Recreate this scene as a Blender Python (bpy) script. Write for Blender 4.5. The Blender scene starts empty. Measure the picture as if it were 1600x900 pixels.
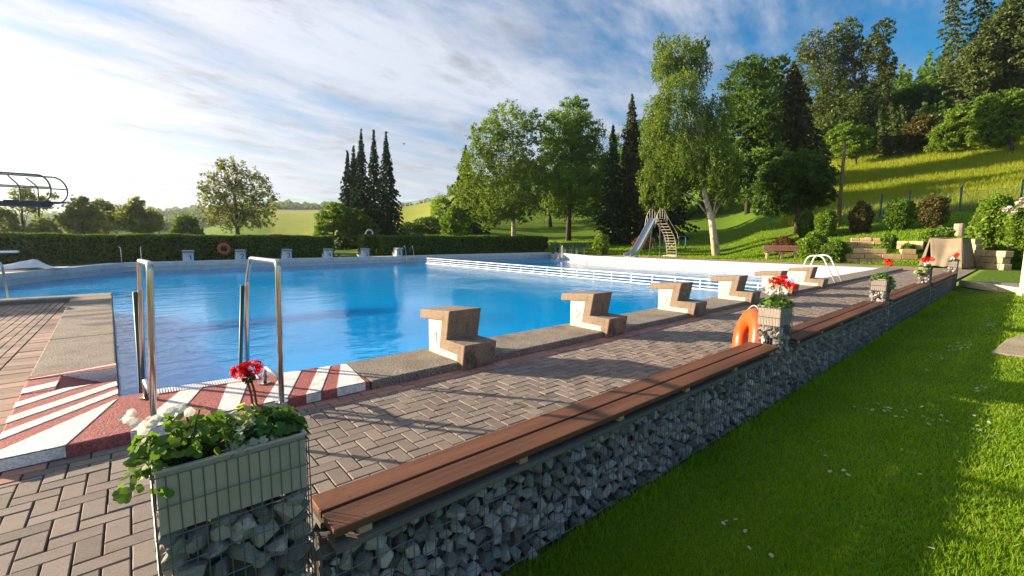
import bpy, bmesh, math, random
import numpy as np
from mathutils import Vector, Matrix

random.seed(11)
rng = np.random.default_rng(11)
SC = bpy.context.scene
COL = SC.collection
PI = math.pi
rad = math.radians

# ------------------------------------------------------------------ camera
FPX, PITCH, ROLL, YAW, CAMH = 692.99, .11325, .00532, .86442, 1.4326
F_ = Vector((math.cos(PITCH) * math.cos(YAW), math.cos(PITCH) * math.sin(YAW), -math.sin(PITCH)))
R_ = Vector((math.sin(YAW), -math.cos(YAW), 0))
U_ = R_.cross(F_)
CR, SR = math.cos(ROLL), math.sin(ROLL)
RX, UX = R_ * CR + U_ * SR, U_ * CR - R_ * SR
cam = bpy.data.cameras.new("camera")
cam.sensor_width = 36
cam.lens = 36 * FPX / 1600
cam.clip_end = 5000
cam.clip_start = .05
camo = bpy.data.objects.new("camera", cam)
COL.objects.link(camo)
m = Matrix((RX, UX, -F_)).transposed().to_4x4()
m.translation = Vector((0, 0, CAMH))
camo.matrix_world = m
SC.camera = camo

# ------------------------------------------------------------------ world + sun
SUN_EL = rad(14.0)
SUN_AZ = math.atan2(.811, -.585)            # towards the sun, from +X
world = bpy.data.worlds.new("World")
SC.world = world
world.use_nodes = True
wn, wl = world.node_tree.nodes, world.node_tree.links
wn.clear()


def N(nodes, t, **kw):
    n = nodes.new(t)
    for k, v in kw.items():
        if k.startswith('i_'):
            n.inputs[k[2:].replace('_', ' ')].default_value = v
        else:
            setattr(n, k, v)
    return n


def build_sky():
    out = N(wn, 'ShaderNodeOutputWorld')
    bg = N(wn, 'ShaderNodeBackground')
    bg.inputs['Strength'].default_value = .057
    sky = N(wn, 'ShaderNodeTexSky', sky_type='NISHITA', sun_disc=False)
    sky.sun_elevation = SUN_EL
    sky.sun_rotation = PI / 2 - SUN_AZ
    sky.altitude = 250
    sky.air_density = 1.0
    sky.dust_density = .5
    sky.ozone_density = 2.0
    tc = N(wn, 'ShaderNodeTexCoord')
    sep = N(wn, 'ShaderNodeSeparateXYZ')
    wl.new(tc.outputs['Generated'], sep.inputs[0])

    def mth(op, a, b=None, c=None, clamp=False):
        n = N(wn, 'ShaderNodeMath', operation=op, use_clamp=clamp)
        for i, v in enumerate((a, b, c)):
            if v is None:
                continue
            if isinstance(v, (int, float)):
                n.inputs[i].default_value = v
            else:
                wl.new(v, n.inputs[i])
        return n.outputs[0]
    z = mth('MAXIMUM', sep.outputs[2], 0.0)
    zz = mth('ADD', z, .10)
    px, py = mth('DIVIDE', sep.outputs[0], zz), mth('DIVIDE', sep.outputs[1], zz)
    a = rad(12)
    ca, sa = math.cos(a), math.sin(a)
    u = mth('ADD', mth('MULTIPLY', px, ca), mth('MULTIPLY', py, sa))      # along the streaks
    v = mth('SUBTRACT', mth('MULTIPLY', py, ca), mth('MULTIPLY', px, sa))  # across them
    comb = N(wn, 'ShaderNodeCombineXYZ')
    wl.new(mth('MULTIPLY', u, .38), comb.inputs[0])
    wl.new(mth('MULTIPLY', v, 1.0), comb.inputs[1])
    comb.inputs[2].default_value = 3.7
    n1 = N(wn, 'ShaderNodeTexNoise')
    n1.inputs['Scale'].default_value = 1.05
    n1.inputs['Detail'].default_value = 9
    n1.inputs['Roughness'].default_value = .64
    n1.inputs['Distortion'].default_value = .35
    wl.new(comb.outputs[0], n1.inputs['Vector'])
    comb2 = N(wn, 'ShaderNodeCombineXYZ')
    wl.new(mth('MULTIPLY', u, .9), comb2.inputs[0])
    wl.new(mth('MULTIPLY', v, 1.7), comb2.inputs[1])
    comb2.inputs[2].default_value = 1.3
    n2 = N(wn, 'ShaderNodeTexNoise')
    n2.inputs['Scale'].default_value = 2.6
    n2.inputs['Detail'].default_value = 6
    n2.inputs['Roughness'].default_value = .6
    wl.new(comb2.outputs[0], n2.inputs['Vector'])
    n3 = N(wn, 'ShaderNodeTexNoise')      # where the sheet is thick or breaks up
    n3.inputs['Scale'].default_value = .33
    n3.inputs['Detail'].default_value = 2
    comb3 = N(wn, 'ShaderNodeCombineXYZ')
    wl.new(px, comb3.inputs[0])
    wl.new(py, comb3.inputs[1])
    comb3.inputs[2].default_value = 5.2
    wl.new(comb3.outputs[0], n3.inputs['Vector'])
    # the cloud sheet thins out away from the sun's side
    sx, sy = math.cos(SUN_AZ), math.sin(SUN_AZ)
    side = mth('ADD', mth('MULTIPLY', sep.outputs[0], sx), mth('MULTIPLY', sep.outputs[1], sy))
    cov = mth('ADD', mth('ADD', mth('MULTIPLY', n1.outputs[0], 1.0), mth('MULTIPLY', n2.outputs[0], .35)),
              mth('MULTIPLY', n3.outputs[0], .30))
    cov = mth('ADD', cov, mth('MULTIPLY', side, .15))
    ramp = N(wn, 'ShaderNodeMapRange', interpolation_type='SMOOTHSTEP')
    ramp.inputs['From Min'].default_value = .63
    ramp.inputs['From Max'].default_value = .98
    wl.new(cov, ramp.inputs['Value'])
    dot = N(wn, 'ShaderNodeVectorMath', operation='DOT_PRODUCT')
    wl.new(tc.outputs['Generated'], dot.inputs[0])
    dot.inputs[1].default_value = (sx * math.cos(SUN_EL), sy * math.cos(SUN_EL), math.sin(SUN_EL))
    fwd = mth('POWER', mth('MULTIPLY_ADD', dot.outputs['Value'], .5, .5, clamp=True), 11.0)
    lum = mth('ADD', mth('MULTIPLY', fwd, 3.0), 3.9)
    # thick cloud parts are greyer
    thick = N(wn, 'ShaderNodeMapRange')
    thick.inputs['From Min'].default_value = .55
    thick.inputs['From Max'].default_value = .75
    thick.inputs['To Min'].default_value = 1.0
    thick.inputs['To Max'].default_value = .6
    wl.new(n2.outputs[0], thick.inputs['Value'])
    lum = mth('MULTIPLY', lum, thick.outputs[0])
    rib = N(wn, 'ShaderNodeMapRange')
    rib.inputs['From Min'].default_value = .38
    rib.inputs['From Max'].default_value = .62
    rib.inputs['To Min'].default_value = .72
    rib.inputs['To Max'].default_value = 1.12
    wl.new(n1.outputs[0], rib.inputs['Value'])
    lum = mth('MULTIPLY', lum, rib.outputs[0])
    ccol = N(wn, 'ShaderNodeMix', data_type='RGBA')
    ccol.inputs['A'].default_value = (.86, .93, 1.08, 1)
    ccol.inputs['B'].default_value = (1.03, 1.0, .95, 1)
    wl.new(fwd, ccol.inputs['Factor'])
    cl = N(wn, 'ShaderNodeVectorMath', operation='SCALE')
    wl.new(ccol.outputs['Result'], cl.inputs[0])
    wl.new(lum, cl.inputs['Scale'])
    mix = N(wn, 'ShaderNodeMix', data_type='RGBA')
    wl.new(mth('MULTIPLY', ramp.outputs[0], .97), mix.inputs['Factor'])
    hsv = N(wn, 'ShaderNodeHueSaturation')
    hsv.inputs['Saturation'].default_value = 1.55
    wl.new(sky.outputs[0], hsv.inputs['Color'])
    wl.new(hsv.outputs[0], mix.inputs['A'])
    wl.new(cl.outputs[0], mix.inputs['B'])
    wl.new(mix.outputs['Result'], bg.inputs['Color'])
    wl.new(bg.outputs[0], out.inputs[0])


build_sky()
sun = bpy.data.lights.new("sun", 'SUN')
sun.energy = 5.0
sun.angle = rad(.55)
sun.color = (1.0, .81, .58)
suno = bpy.data.objects.new("sun", sun)
COL.objects.link(suno)
sd = Vector((math.cos(SUN_AZ) * math.cos(SUN_EL), math.sin(SUN_AZ) * math.cos(SUN_EL), math.sin(SUN_EL)))
suno.rotation_euler = sd.to_track_quat('Z', 'Y').to_euler()
suno.location = sd * 60

SC.view_settings.view_transform = 'Standard'
SC.view_settings.look = 'None'
SC.view_settings.exposure = 1.74
SC.view_settings.gamma = 1
SC.render.engine = 'CYCLES'
SC.cycles.max_bounces = 6
SC.cycles.diffuse_bounces = 3
SC.cycles.glossy_bounces = 3
SC.cycles.transmission_bounces = 3
SC.cycles.transparent_max_bounces = 8
SC.cycles.volume_bounces = 0
SC.cycles.caustics_reflective = False
SC.cycles.caustics_refractive = False
SC.cycles.use_denoising = True


# ------------------------------------------------------------------ pixel -> place helpers (measuring the photograph)
def ray(px, py):
    d = RX * ((px - 800) / FPX) + UX * ((450 - py) / FPX) + F_
    return d


def at(px, py, z=0.):
    d = ray(px, py)
    t = (z - CAMH) / d.z
    return Vector((d.x * t, d.y * t, z))


def atX(px, py, X):
    d = ray(px, py)
    t = X / d.x
    return Vector((X, d.y * t, CAMH + d.z * t))


def atY(px, py, Y):
    d = ray(px, py)
    t = Y / d.y
    return Vector((d.x * t, Y, CAMH + d.z * t))


def atD(px, py, D):
    d = ray(px, py)
    t = D / math.hypot(d.x, d.y)
    return Vector((d.x * t, d.y * t, CAMH + d.z * t))


def project(p):
    v = Vector(p) - Vector((0, 0, CAMH))
    w = v.dot(F_)
    if w <= .01:
        return None
    return 800 + FPX * v.dot(RX) / w, 450 - FPX * v.dot(UX) / w


# ------------------------------------------------------------------ object helpers
class MB:
    def __init__(s):
        s.v, s.f, s.m = [], [], []

    def add(s, vs, fs, mi=0):
        o = len(s.v)
        s.v += [tuple(p) for p in vs]
        s.f += [tuple(i + o for i in f) for f in fs]
        s.m += [mi] * len(fs)
        return s

    def box(s, x0, x1, y0, y1, z0, z1, mi=0):
        v = [(x0, y0, z0), (x1, y0, z0), (x1, y1, z0), (x0, y1, z0), (x0, y0, z1), (x1, y0, z1), (x1, y1, z1), (x0, y1, z1)]
        return s.add(v, [(3, 2, 1, 0), (4, 5, 6, 7), (0, 1, 5, 4), (1, 2, 6, 5), (2, 3, 7, 6), (3, 0, 4, 7)], mi)

    def obox(s, c, ax, ay, az, mi=0):
        c, ax, ay, az = Vector(c), Vector(ax), Vector(ay), Vector(az)
        v = [c + ax * i + ay * j + az * k for k in (-1, 1) for i, j in ((-1, -1), (1, -1), (1, 1), (-1, 1))]
        return s.add(v, [(3, 2, 1, 0), (4, 5, 6, 7), (0, 1, 5, 4), (1, 2, 6, 5), (2, 3, 7, 6), (3, 0, 4, 7)], mi)

    def loft(s, A, B, mi=0, caps=True):
        n = len(A)
        fs = [(i, (i + 1) % n, n + (i + 1) % n, n + i) for i in range(n)]
        if caps:
            fs += [tuple(range(n - 1, -1, -1)), tuple(range(n, 2 * n))]
        return s.add(list(A) + list(B), fs, mi)

    def poly(s, pts, z0, z1, mi=0):
        return s.loft([(p[0], p[1], z0) for p in pts], [(p[0], p[1], z1) for p in pts], mi)

    def tube(s, pts, r, n=8, mi=0, caps=True):
        pts = [Vector(p) for p in pts]
        k = len(pts)
        rs = r if isinstance(r, (list, tuple)) else [r] * k
        vs, fs = [], []
        ref = None
        for i, p in enumerate(pts):
            t = (pts[min(i + 1, k - 1)] - pts[max(i - 1, 0)]).normalized()
            if ref is None:
                ref = Vector((0, 0, 1)) if abs(t.z) < .9 else Vector((1, 0, 0))
            a = (ref - t * ref.dot(t))
            if a.length < 1e-5:
                a = t.orthogonal()
            a.normalize()
            ref = a
            b = t.cross(a)
            for j in range(n):
                th = 2 * PI * j / n
                vs.append(p + (a * math.cos(th) + b * math.sin(th)) * rs[i])
        for i in range(k - 1):
            for j in range(n):
                fs.append((i * n + j, i * n + (j + 1) % n, (i + 1) * n + (j + 1) % n, (i + 1) * n + j))
        if caps:
            fs += [tuple(range(n - 1, -1, -1)), tuple((k - 1) * n + j for j in range(n))]
        return s.add(vs, fs, mi)

    def build(s, name, mats, parent=None, loc=None, smooth=False, bevel=0, seg=2):
        me = bpy.data.meshes.new(name)
        me.from_pydata(s.v, [], s.f)
        if not isinstance(mats, (list, tuple)):
            mats = [mats]
        for mm in mats:
            me.materials.append(mm)
        if len(mats) > 1:
            me.polygons.foreach_set('material_index', s.m)
        if smooth:
            me.polygons.foreach_set('use_smooth', [True] * len(me.polygons))
        me.update()
        o = bpy.data.objects.new(name, me)
        COL.objects.link(o)
        if parent:
            o.parent = parent
        if loc is not None:
            o.location = loc
        if bevel:
            b = o.modifiers.new('bevel', 'BEVEL')
            b.width, b.segments, b.limit_method = bevel, seg, 'ANGLE'
            b.angle_limit = rad(35)
        return o


def arc(c, r, a0, a1, n, ax, ay):
    c, ax, ay = Vector(c), Vector(ax), Vector(ay)
    return [c + ax * (r * math.cos(a0 + (a1 - a0) * i / n)) + ay * (r * math.sin(a0 + (a1 - a0) * i / n)) for i in range(n + 1)]


def np_mesh(name, verts, nper, mat, parent=None, loc=None):
    """independent small polygons of nper corners, verts (n*nper,3)"""
    verts = np.asarray(verts, dtype=np.float32).reshape(-1, 3)
    nv = len(verts)
    nf = nv // nper
    me = bpy.data.meshes.new(name)
    me.vertices.add(nv)
    me.vertices.foreach_set('co', verts.ravel())
    me.loops.add(nv)
    me.loops.foreach_set('vertex_index', np.arange(nv, dtype=np.int32))
    me.polygons.add(nf)
    me.polygons.foreach_set('loop_start', np.arange(0, nv, nper, dtype=np.int32))
    me.polygons.foreach_set('loop_total', np.full(nf, nper, dtype=np.int32))
    me.materials.append(mat)
    me.update(calc_edges=True)
    o = bpy.data.objects.new(name, me)
    COL.objects.link(o)
    if parent:
        o.parent = parent
    if loc is not None:
        o.location = loc
    return o


def tag(o, label=None, cat=None, group=None, kind=None):
    if label:
        o['label'] = label
    if cat:
        o['category'] = cat
    if group:
        o['group'] = group
    if kind:
        o['kind'] = kind
    return o


def thing(name, label, cat, loc=(0, 0, 0), group=None, rz=0):
    o = bpy.data.objects.new(name, None)
    o.empty_display_size = .2
    COL.objects.link(o)
    o.location = loc
    o.rotation_euler = (0, 0, rz)
    return tag(o, label, cat, group)


def inst(src, name, parent, loc, rot=(0, 0, 0), scale=(1, 1, 1), mat=None):
    o = bpy.data.objects.new(name, src if isinstance(src, bpy.types.Mesh) else src.data)
    COL.objects.link(o)
    o.parent = parent
    o.location, o.rotation_euler, o.scale = loc, rot, scale
    return o


def copy_tree(o, parent=None):
    c = o.copy()
    COL.objects.link(c)
    if parent:
        c.parent = parent
    for ch in list(o.children):
        copy_tree(ch, c)
    return c


# ------------------------------------------------------------------ materials
def new_mat(name):
    mt = bpy.data.materials.new(name)
    mt.use_nodes = True
    nt = mt.node_tree
    nt.nodes.clear()
    return mt, nt.nodes, nt.links


def c4(c):
    return (c[0], c[1], c[2], 1)


def mat(name, c1, c2=None, scale=8., rough=.8, bump=0., bscale=None, detail=4, island=0., metal=0., spec=.3, speckle=0.,
        sscale=120., coat=0., stretch=(1, 1, 1), stain=0., stain_c=(.03, .03, .025), stscale=2., ststretch=None):
    """two tones mixed by noise, brightness shift per island/object, fine speckle, stains, bump"""
    mt, n, l = new_mat(name)
    out = N(n, 'ShaderNodeOutputMaterial')
    b = N(n, 'ShaderNodeBsdfPrincipled')
    b.inputs['Roughness'].default_value = rough
    b.inputs['Metallic'].default_value = metal
    b.inputs['Specular IOR Level'].default_value = spec
    b.inputs['Coat Weight'].default_value = coat
    tc = N(n, 'ShaderNodeTexCoord')
    mp = N(n, 'ShaderNodeMapping')
    mp.inputs['Scale'].default_value = stretch
    l.new(tc.outputs['Object'], mp.inputs[0])
    nz = N(n, 'ShaderNodeTexNoise')
    nz.inputs['Scale'].default_value = scale
    nz.inputs['Detail'].default_value = detail
    nz.inputs['Roughness'].default_value = .65
    l.new(mp.outputs[0], nz.inputs['Vector'])
    mx = N(n, 'ShaderNodeMix', data_type='RGBA')
    mx.inputs['A'].default_value = c4(c1)
    mx.inputs['B'].default_value = c4(c2 or c1)
    mr = N(n, 'ShaderNodeMapRange')
    mr.inputs['From Min'].default_value = .3
    mr.inputs['From Max'].default_value = .7
    l.new(nz.outputs[0], mr.inputs['Value'])
    l.new(mr.outputs[0], mx.inputs['Factor'])
    col = mx.outputs['Result']
    if speckle:
        s2 = N(n, 'ShaderNodeTexNoise')
        s2.inputs['Scale'].default_value = sscale
        s2.inputs['Detail'].default_value = 2
        l.new(tc.outputs['Object'], s2.inputs['Vector'])
        r2 = N(n, 'ShaderNodeMapRange')
        r2.inputs['From Min'].default_value = .3
        r2.inputs['From Max'].default_value = .7
        r2.inputs['To Min'].default_value = 1 - speckle
        r2.inputs['To Max'].default_value = 1 + speckle
        l.new(s2.outputs[0], r2.inputs['Value'])
        sc = N(n, 'ShaderNodeVectorMath', operation='SCALE')
        l.new(col, sc.inputs[0])
        l.new(r2.outputs[0], sc.inputs['Scale'])
        col = sc.outputs[0]
    if stain:
        s3 = N(n, 'ShaderNodeTexNoise')
        s3.inputs['Scale'].default_value = stscale
        s3.inputs['Detail'].default_value = 7
        s3.inputs['Roughness'].default_value = .7
        if ststretch:
            m5 = N(n, 'ShaderNodeMapping')
            m5.inputs['Scale'].default_value = ststretch
            l.new(tc.outputs['Object'], m5.inputs[0])
            l.new(m5.outputs[0], s3.inputs['Vector'])
        else:
            l.new(tc.outputs['Object'], s3.inputs['Vector'])
        r3 = N(n, 'ShaderNodeMapRange', interpolation_type='SMOOTHSTEP')
        r3.inputs['From Min'].default_value = .5
        r3.inputs['From Max'].default_value = .68
        r3.inputs['To Max'].default_value = stain
        l.new(s3.outputs[0], r3.inputs['Value'])
        m3 = N(n, 'ShaderNodeMix', data_type='RGBA')
        l.new(r3.outputs[0], m3.inputs['Factor'])
        l.new(col, m3.inputs['A'])
        m3.inputs['B'].default_value = c4(stain_c)
        col = m3.outputs['Result']
    if island:
        g = N(n, 'ShaderNodeNewGeometry')
        oi = N(n, 'ShaderNodeObjectInfo')
        ad = N(n, 'ShaderNodeMath', operation='ADD')
        l.new(g.outputs['Random Per Island'], ad.inputs[0])
        l.new(oi.outputs['Random'], ad.inputs[1])
        fr = N(n, 'ShaderNodeMath', operation='FRACT')
        l.new(ad.outputs[0], fr.inputs[0])
        r4 = N(n, 'ShaderNodeMapRange')
        r4.inputs['To Min'].default_value = 1 - island
        r4.inputs['To Max'].default_value = 1 + island
        l.new(fr.outputs[0], r4.inputs['Value'])
        s4 = N(n, 'ShaderNodeVectorMath', operation='SCALE')
        l.new(col, s4.inputs[0])
        l.new(r4.outputs[0], s4.inputs['Scale'])
        col = s4.outputs[0]
    l.new(col, b.inputs['Base Color'])
    if bump:
        bn = N(n, 'ShaderNodeTexNoise')
        bn.inputs['Scale'].default_value = bscale or scale * 4
        bn.inputs['Detail'].default_value = 5
        l.new(mp.outputs[0], bn.inputs['Vector'])
        bp = N(n, 'ShaderNodeBump')
        bp.inputs['Strength'].default_value = 1
        bp.inputs['Distance'].default_value = bump
        l.new(bn.outputs[0], bp.inputs['Height'])
        l.new(bp.outputs[0], b.inputs['Normal'])
    l.new(b.outputs[0], out.inputs[0])
    return mt


def leaf_mat(name, dark, light, trans=.4, vscale=.6, gloss=.05, tcol=None):
    mt, n, l = new_mat(name)
    out = N(n, 'ShaderNodeOutputMaterial')
    g = N(n, 'ShaderNodeNewGeometry')
    oi = N(n, 'ShaderNodeObjectInfo')
    tc = N(n, 'ShaderNodeTexCoord')
    nz = N(n, 'ShaderNodeTexNoise')
    nz.inputs['Scale'].default_value = vscale
    nz.inputs['Detail'].default_value = 2
    l.new(tc.outputs['Object'], nz.inputs['Vector'])
    a = N(n, 'ShaderNodeMath', operation='MULTIPLY_ADD')
    a.inputs[1].default_value = .55
    l.new(g.outputs['Random Per Island'], a.inputs[0])
    nn = N(n, 'ShaderNodeMath', operation='MULTIPLY_ADD')
    nn.inputs[1].default_value = 1.3
    nn.inputs[2].default_value = -.42
    l.new(nz.outputs[0], nn.inputs[0])
    l.new(nn.outputs[0], a.inputs[2])
    mx = N(n, 'ShaderNodeMix', data_type='RGBA')
    mx.inputs['A'].default_value = c4(dark)
    mx.inputs['B'].default_value = c4(light)
    l.new(a.outputs[0], mx.inputs['Factor'])
    r4 = N(n, 'ShaderNodeMapRange')
    r4.inputs['To Min'].default_value = .9
    r4.inputs['To Max'].default_value = 1.1
    l.new(oi.outputs['Random'], r4.inputs['Value'])
    s4 = N(n, 'ShaderNodeVectorMath', operation='SCALE')
    l.new(mx.outputs['Result'], s4.inputs[0])
    l.new(r4.outputs[0], s4.inputs['Scale'])
    d = N(n, 'ShaderNodeBsdfDiffuse')
    l.new(s4.outputs[0], d.inputs['Color'])
    t = N(n, 'ShaderNodeBsdfTranslucent')
    tm = N(n, 'ShaderNodeVectorMath', operation='MULTIPLY')
    l.new(s4.outputs[0], tm.inputs[0])
    tm.inputs[1].default_value = tcol or (1.7, 1.6, .7)
    l.new(tm.outputs[0], t.inputs['Color'])
    ms = N(n, 'ShaderNodeMixShader')
    ms.inputs[0].default_value = trans
    l.new(d.outputs[0], ms.inputs[1])
    l.new(t.outputs[0], ms.inputs[2])
    gl = N(n, 'ShaderNodeBsdfGlossy')
    gl.inputs['Roughness'].default_value = .45
    gl.inputs['Color'].default_value = (.25, .25, .22, 1)
    m2 = N(n, 'ShaderNodeMixShader')
    m2.inputs[0].default_value = gloss
    l.new(ms.outputs[0], m2.inputs[1])
    l.new(gl.outputs[0], m2.inputs[2])
    l.new(m2.outputs[0], out.inputs[0])
    return mt


M = {}
M['paver'] = mat('paver_grey', (.18, .15, .125), (.23, .188, .155), 9, .85, .0015, 160, island=.2, speckle=.22, sscale=190, stain=.35, stain_c=(.13, .11, .10), stscale=1.3)
M['paver_red'] = mat('paver_red', (.36, .17, .12), (.42, .22, .16), 9, .85, .0015, 160, island=.2, speckle=.2, sscale=190, stain=.3, stain_c=(.2, .12, .09), stscale=1.3)
M['paver_brown'] = mat('paver_brown', (.25, .165, .13), (.29, .205, .165), 9, .85, .0015, 160, island=.34, speckle=.2, sscale=190, stain=.35, stain_c=(.15, .11, .09), stscale=1.3)
M['joint'] = mat('joint_sand', (.030, .028, .02), (.055, .05, .034), 20, .95, .001, stain=.7, stain_c=(.03, .042, .012), stscale=1.6)
M['coping'] = mat('washed_concrete', (.18, .155, .125), (.29, .25, .205), 6, .9, .008, 70, speckle=.75, sscale=62, stain=.7, stain_c=(.095, .075, .055), stscale=3)
M['block'] = mat('weathered_concrete', (.28, .205, .145), (.20, .15, .11), 7, .9, .006, 60, speckle=.4, sscale=90, stain=.9, stain_c=(.085, .068, .052), stscale=6, ststretch=(1.1, 1.1, .75))
M['panel'] = mat('cream_plaster', (.72, .61, .46), (.64, .53, .40), 6, .85, .001, 60, speckle=.06, stain=.25, stain_c=(.5, .40, .29), stscale=6)
M['panel_white'] = mat('white_plaster', (.78, .78, .76), (.66, .67, .66), 6, .8, .001, 60, stain=.3, stain_c=(.4, .4, .38), stscale=4)
M['slab_grey'] = mat('grey_concrete', (.36, .34, .30), (.27, .26, .23), 6, .9, .003, 60, speckle=.3)
M['digit'] = mat('engraved_digit', (.22, .15, .10), (.16, .11, .07), 30, .9)
M['digit_dark'] = mat('black_digit', (.02, .02, .022), (.03, .03, .03), 30, .6)
M['chalk'] = mat('chalk_scrawl', (.5, .47, .42), (.4, .37, .33), 40, .95)
M['red_paint'] = mat('red_paint', (.36, .11, .10), (.29, .08, .075), 7, .85, .008, 70, speckle=.45, sscale=70, stain=.55, stain_c=(.20, .10, .09), stscale=7)
M['white_paint'] = mat('white_paint', (.78, .76, .73), (.68, .66, .63), 8, .8, .008, 70, speckle=.22, sscale=70, stain=.55, stain_c=(.42, .33, .30), stscale=7)
M['steel'] = mat('brushed_steel', (.62, .60, .56), (.52, .50, .46), 14, .26, .0003, 200, metal=1., stretch=(1, 1, .2), stain=.35, stain_c=(.42, .38, .32), stscale=9)
M['galv'] = mat('galvanised_sheet', (.41, .345, .305), (.335, .285, .25), 10, .55, .0006, 40, metal=.15, stain=.3, stain_c=(.30, .31, .27), stscale=5)
M['wire'] = mat('galvanised_wire', (.15, .155, .16), (.10, .105, .11), 40, .5, metal=.3)
M['green_steel'] = mat('green_steel', (.05, .09, .08), (.07, .11, .09), 20, .5, metal=.3)
M['white_steel'] = mat('white_steel', (.78, .78, .77), (.70, .70, .69), 12, .45)
M['grate'] = mat('white_grate', (.75, .74, .70), (.66, .65, .6), 20, .6)
M['soil'] = mat('potting_soil', (.03, .022, .015), (.05, .036, .025), 50, .95, .01, 60)
M['wood'] = mat('stained_plank', (.19, .082, .040), (.075, .032, .017), 5, .5, .0015, 30, spec=.22, stretch=(.12, 2.4, 2.4), island=.12, detail=7, stain=.5, stain_c=(.11, .045, .025), stscale=3)
M['wood_old'] = mat('weathered_board', (.085, .075, .062), (.16, .145, .125), 5, .85, .003, 40, stretch=(.15, 3, 3), detail=7)
M['wood_pale'] = mat('pale_timber', (.45, .30, .18), (.36, .24, .14), 6, .75, .001, 40, stretch=(.3, 2, 2))
M['wood_red'] = mat('red_brown_slat', (.40, .20, .13), (.32, .15, .10), 6, .7, .001, 40, island=.12)
M['pole_wood'] = mat('grey_pole', (.21, .14, .09), (.14, .095, .06), 6, .85, .004, 20, stretch=(3, 3, .2))
M['stone'] = mat('quarry_stone', (.42, .385, .36), (.21, .20, .19), 9, .8, .003, 60, island=.55, speckle=.15, sscale=60, stain=.3, stain_c=(.32, .27, .20), stscale=3)
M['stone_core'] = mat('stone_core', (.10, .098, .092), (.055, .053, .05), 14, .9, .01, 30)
M['sandstone'] = mat('sandstone', (.52, .38, .21), (.40, .28, .15), 2.5, .9, .01, 12, island=.2, stain=.4, stain_c=(.24, .17, .10), stscale=2)
M['bollard'] = mat('pink_sandstone', (.45, .31, .24), (.36, .25, .19), 4, .9, .01, 14)
M['tile'] = mat('pale_pool_wall', (.62, .60, .55), (.52, .51, .48), 3, .45, stain=.25, stain_c=(.42, .42, .38), stscale=2)
M['pool_wall'] = mat('cream_pool_wall', (.64, .59, .52), (.57, .52, .45), 2, .6, stain=.3, stain_c=(.52, .46, .40), stscale=2)
M['blue_paint'] = mat('blue_pool_paint', (.03, .45, .85), (.025, .40, .80), 2, .6)
M['pool_floor'] = mat('blue_pool_floor', (.03, .50, .95), (.02, .44, .88), .6, .6)
M['white_coping'] = mat('pale_kerb', (.72, .68, .62), (.6, .57, .52), 3, .8, .002, 30, stain=.3, stain_c=(.4, .36, .3), stscale=2)
M['orange'] = mat('orange_plastic', (.80, .085, .008), (.70, .07, .007), 6, .38, spec=.5, stain=.2, stain_c=(.6, .09, .02), stscale=8)
M['faded_orange'] = mat('faded_orange', (.50, .13, .06), (.42, .11, .05), 6, .5)
M['rope'] = mat('white_rope', (.55, .45, .38), (.45, .36, .3), 60, .9)
M['canvas'] = mat('olive_canvas', (.23, .185, .13), (.18, .145, .10), 3, .9, .004, 9, stain=.3, stain_c=(.2, .165, .12), stscale=1.5)
M['tarp'] = mat('white_sheet', (.80, .78, .80), (.7, .69, .72), 4, .6, .01, 6)
M['dark_metal'] = mat('dark_painted_steel', (.06, .075, .07), (.08, .095, .09), 10, .5, metal=.2)
M['board'] = mat('grey_board', (.06, .055, .045), (.08, .075, .06), 6, .8)
M['slide_steel'] = mat('slide_steel', (.55, .58, .60), (.46, .49, .52), 5, .3, metal=.85)
M['slide_ladder'] = mat('cream_steel', (.50, .44, .33), (.40, .35, .26), 12, .6)
M['green_paint'] = mat('green_paint', (.03, .085, .06), (.04, .10, .07), 6, .6)
M['fence_post'] = mat('green_fence_post', (.03, .13, .10), (.035, .15, .11), 8, .5)
M['fence_wire'] = mat('pale_fence_wire', (.22, .28, .26), (.2, .25, .24), 8, .5)
M['blue_steel'] = mat('blue_steel', (.05, .13, .22), (.06, .15, .25), 8, .5)
M['pole_paint'] = mat('yellow_post_paint', (.72, .58, .36), (.66, .52, .32), 3, .6, stain=.2, stain_c=(.5, .38, .25), stscale=2)
M['kerb'] = mat('kerb_concrete', (.56, .46, .30), (.48, .39, .26), 4, .85, .003, 40, island=.1)
M['asphalt'] = mat('footpath', (.20, .185, .165), (.25, .23, .205), 4, .9, .003, 60, speckle=.2)
M['slab'] = mat('lawn_slab', (.42, .34, .25), (.34, .27, .20), 3, .9, .004, 40, speckle=.2, stain=.5, stain_c=(.2, .15, .11), stscale=2)
M['bark'] = mat('bark', (.10, .075, .055), (.06, .045, .034), 5, .95, .02, 12, stretch=(2, 2, .4))
M['birch'] = mat('birch_bark', (.62, .50, .38), (.50, .39, .29), 3, .85, .006, 10, stretch=(1, 1, .8), stain=.85, stain_c=(.07, .055, .045), stscale=2.2)
M['petal_red'] = leaf_mat('red_petal', (.62, .012, .012), (.80, .03, .025), .35, 8, .02, (1.2, .9, .9))
M['petal_white'] = leaf_mat('white_petal', (.72, .70, .62), (.82, .80, .74), .35, 8, .02, (1, 1, .95))
M['petal_lilac'] = leaf_mat('pale_petal', (.62, .50, .52), (.75, .65, .66), .3, 8, .02, (1, 1, 1))
M['stem'] = leaf_mat('stem', (.10, .13, .04), (.13, .16, .05), .1, 5)
M['stem_red'] = leaf_mat('red_stem', (.13, .045, .03), (.17, .07, .04), .1, 5)
M['lf_ger'] = leaf_mat('geranium_leaf', (.035, .09, .02), (.08, .17, .03), .38, 14)
M['lf_pet'] = leaf_mat('petunia_leaf', (.05, .12, .02), (.13, .24, .035), .42, 14)
M['lf_var'] = leaf_mat('variegated_leaf', (.10, .20, .09), (.55, .60, .26), .35, 22)
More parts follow.
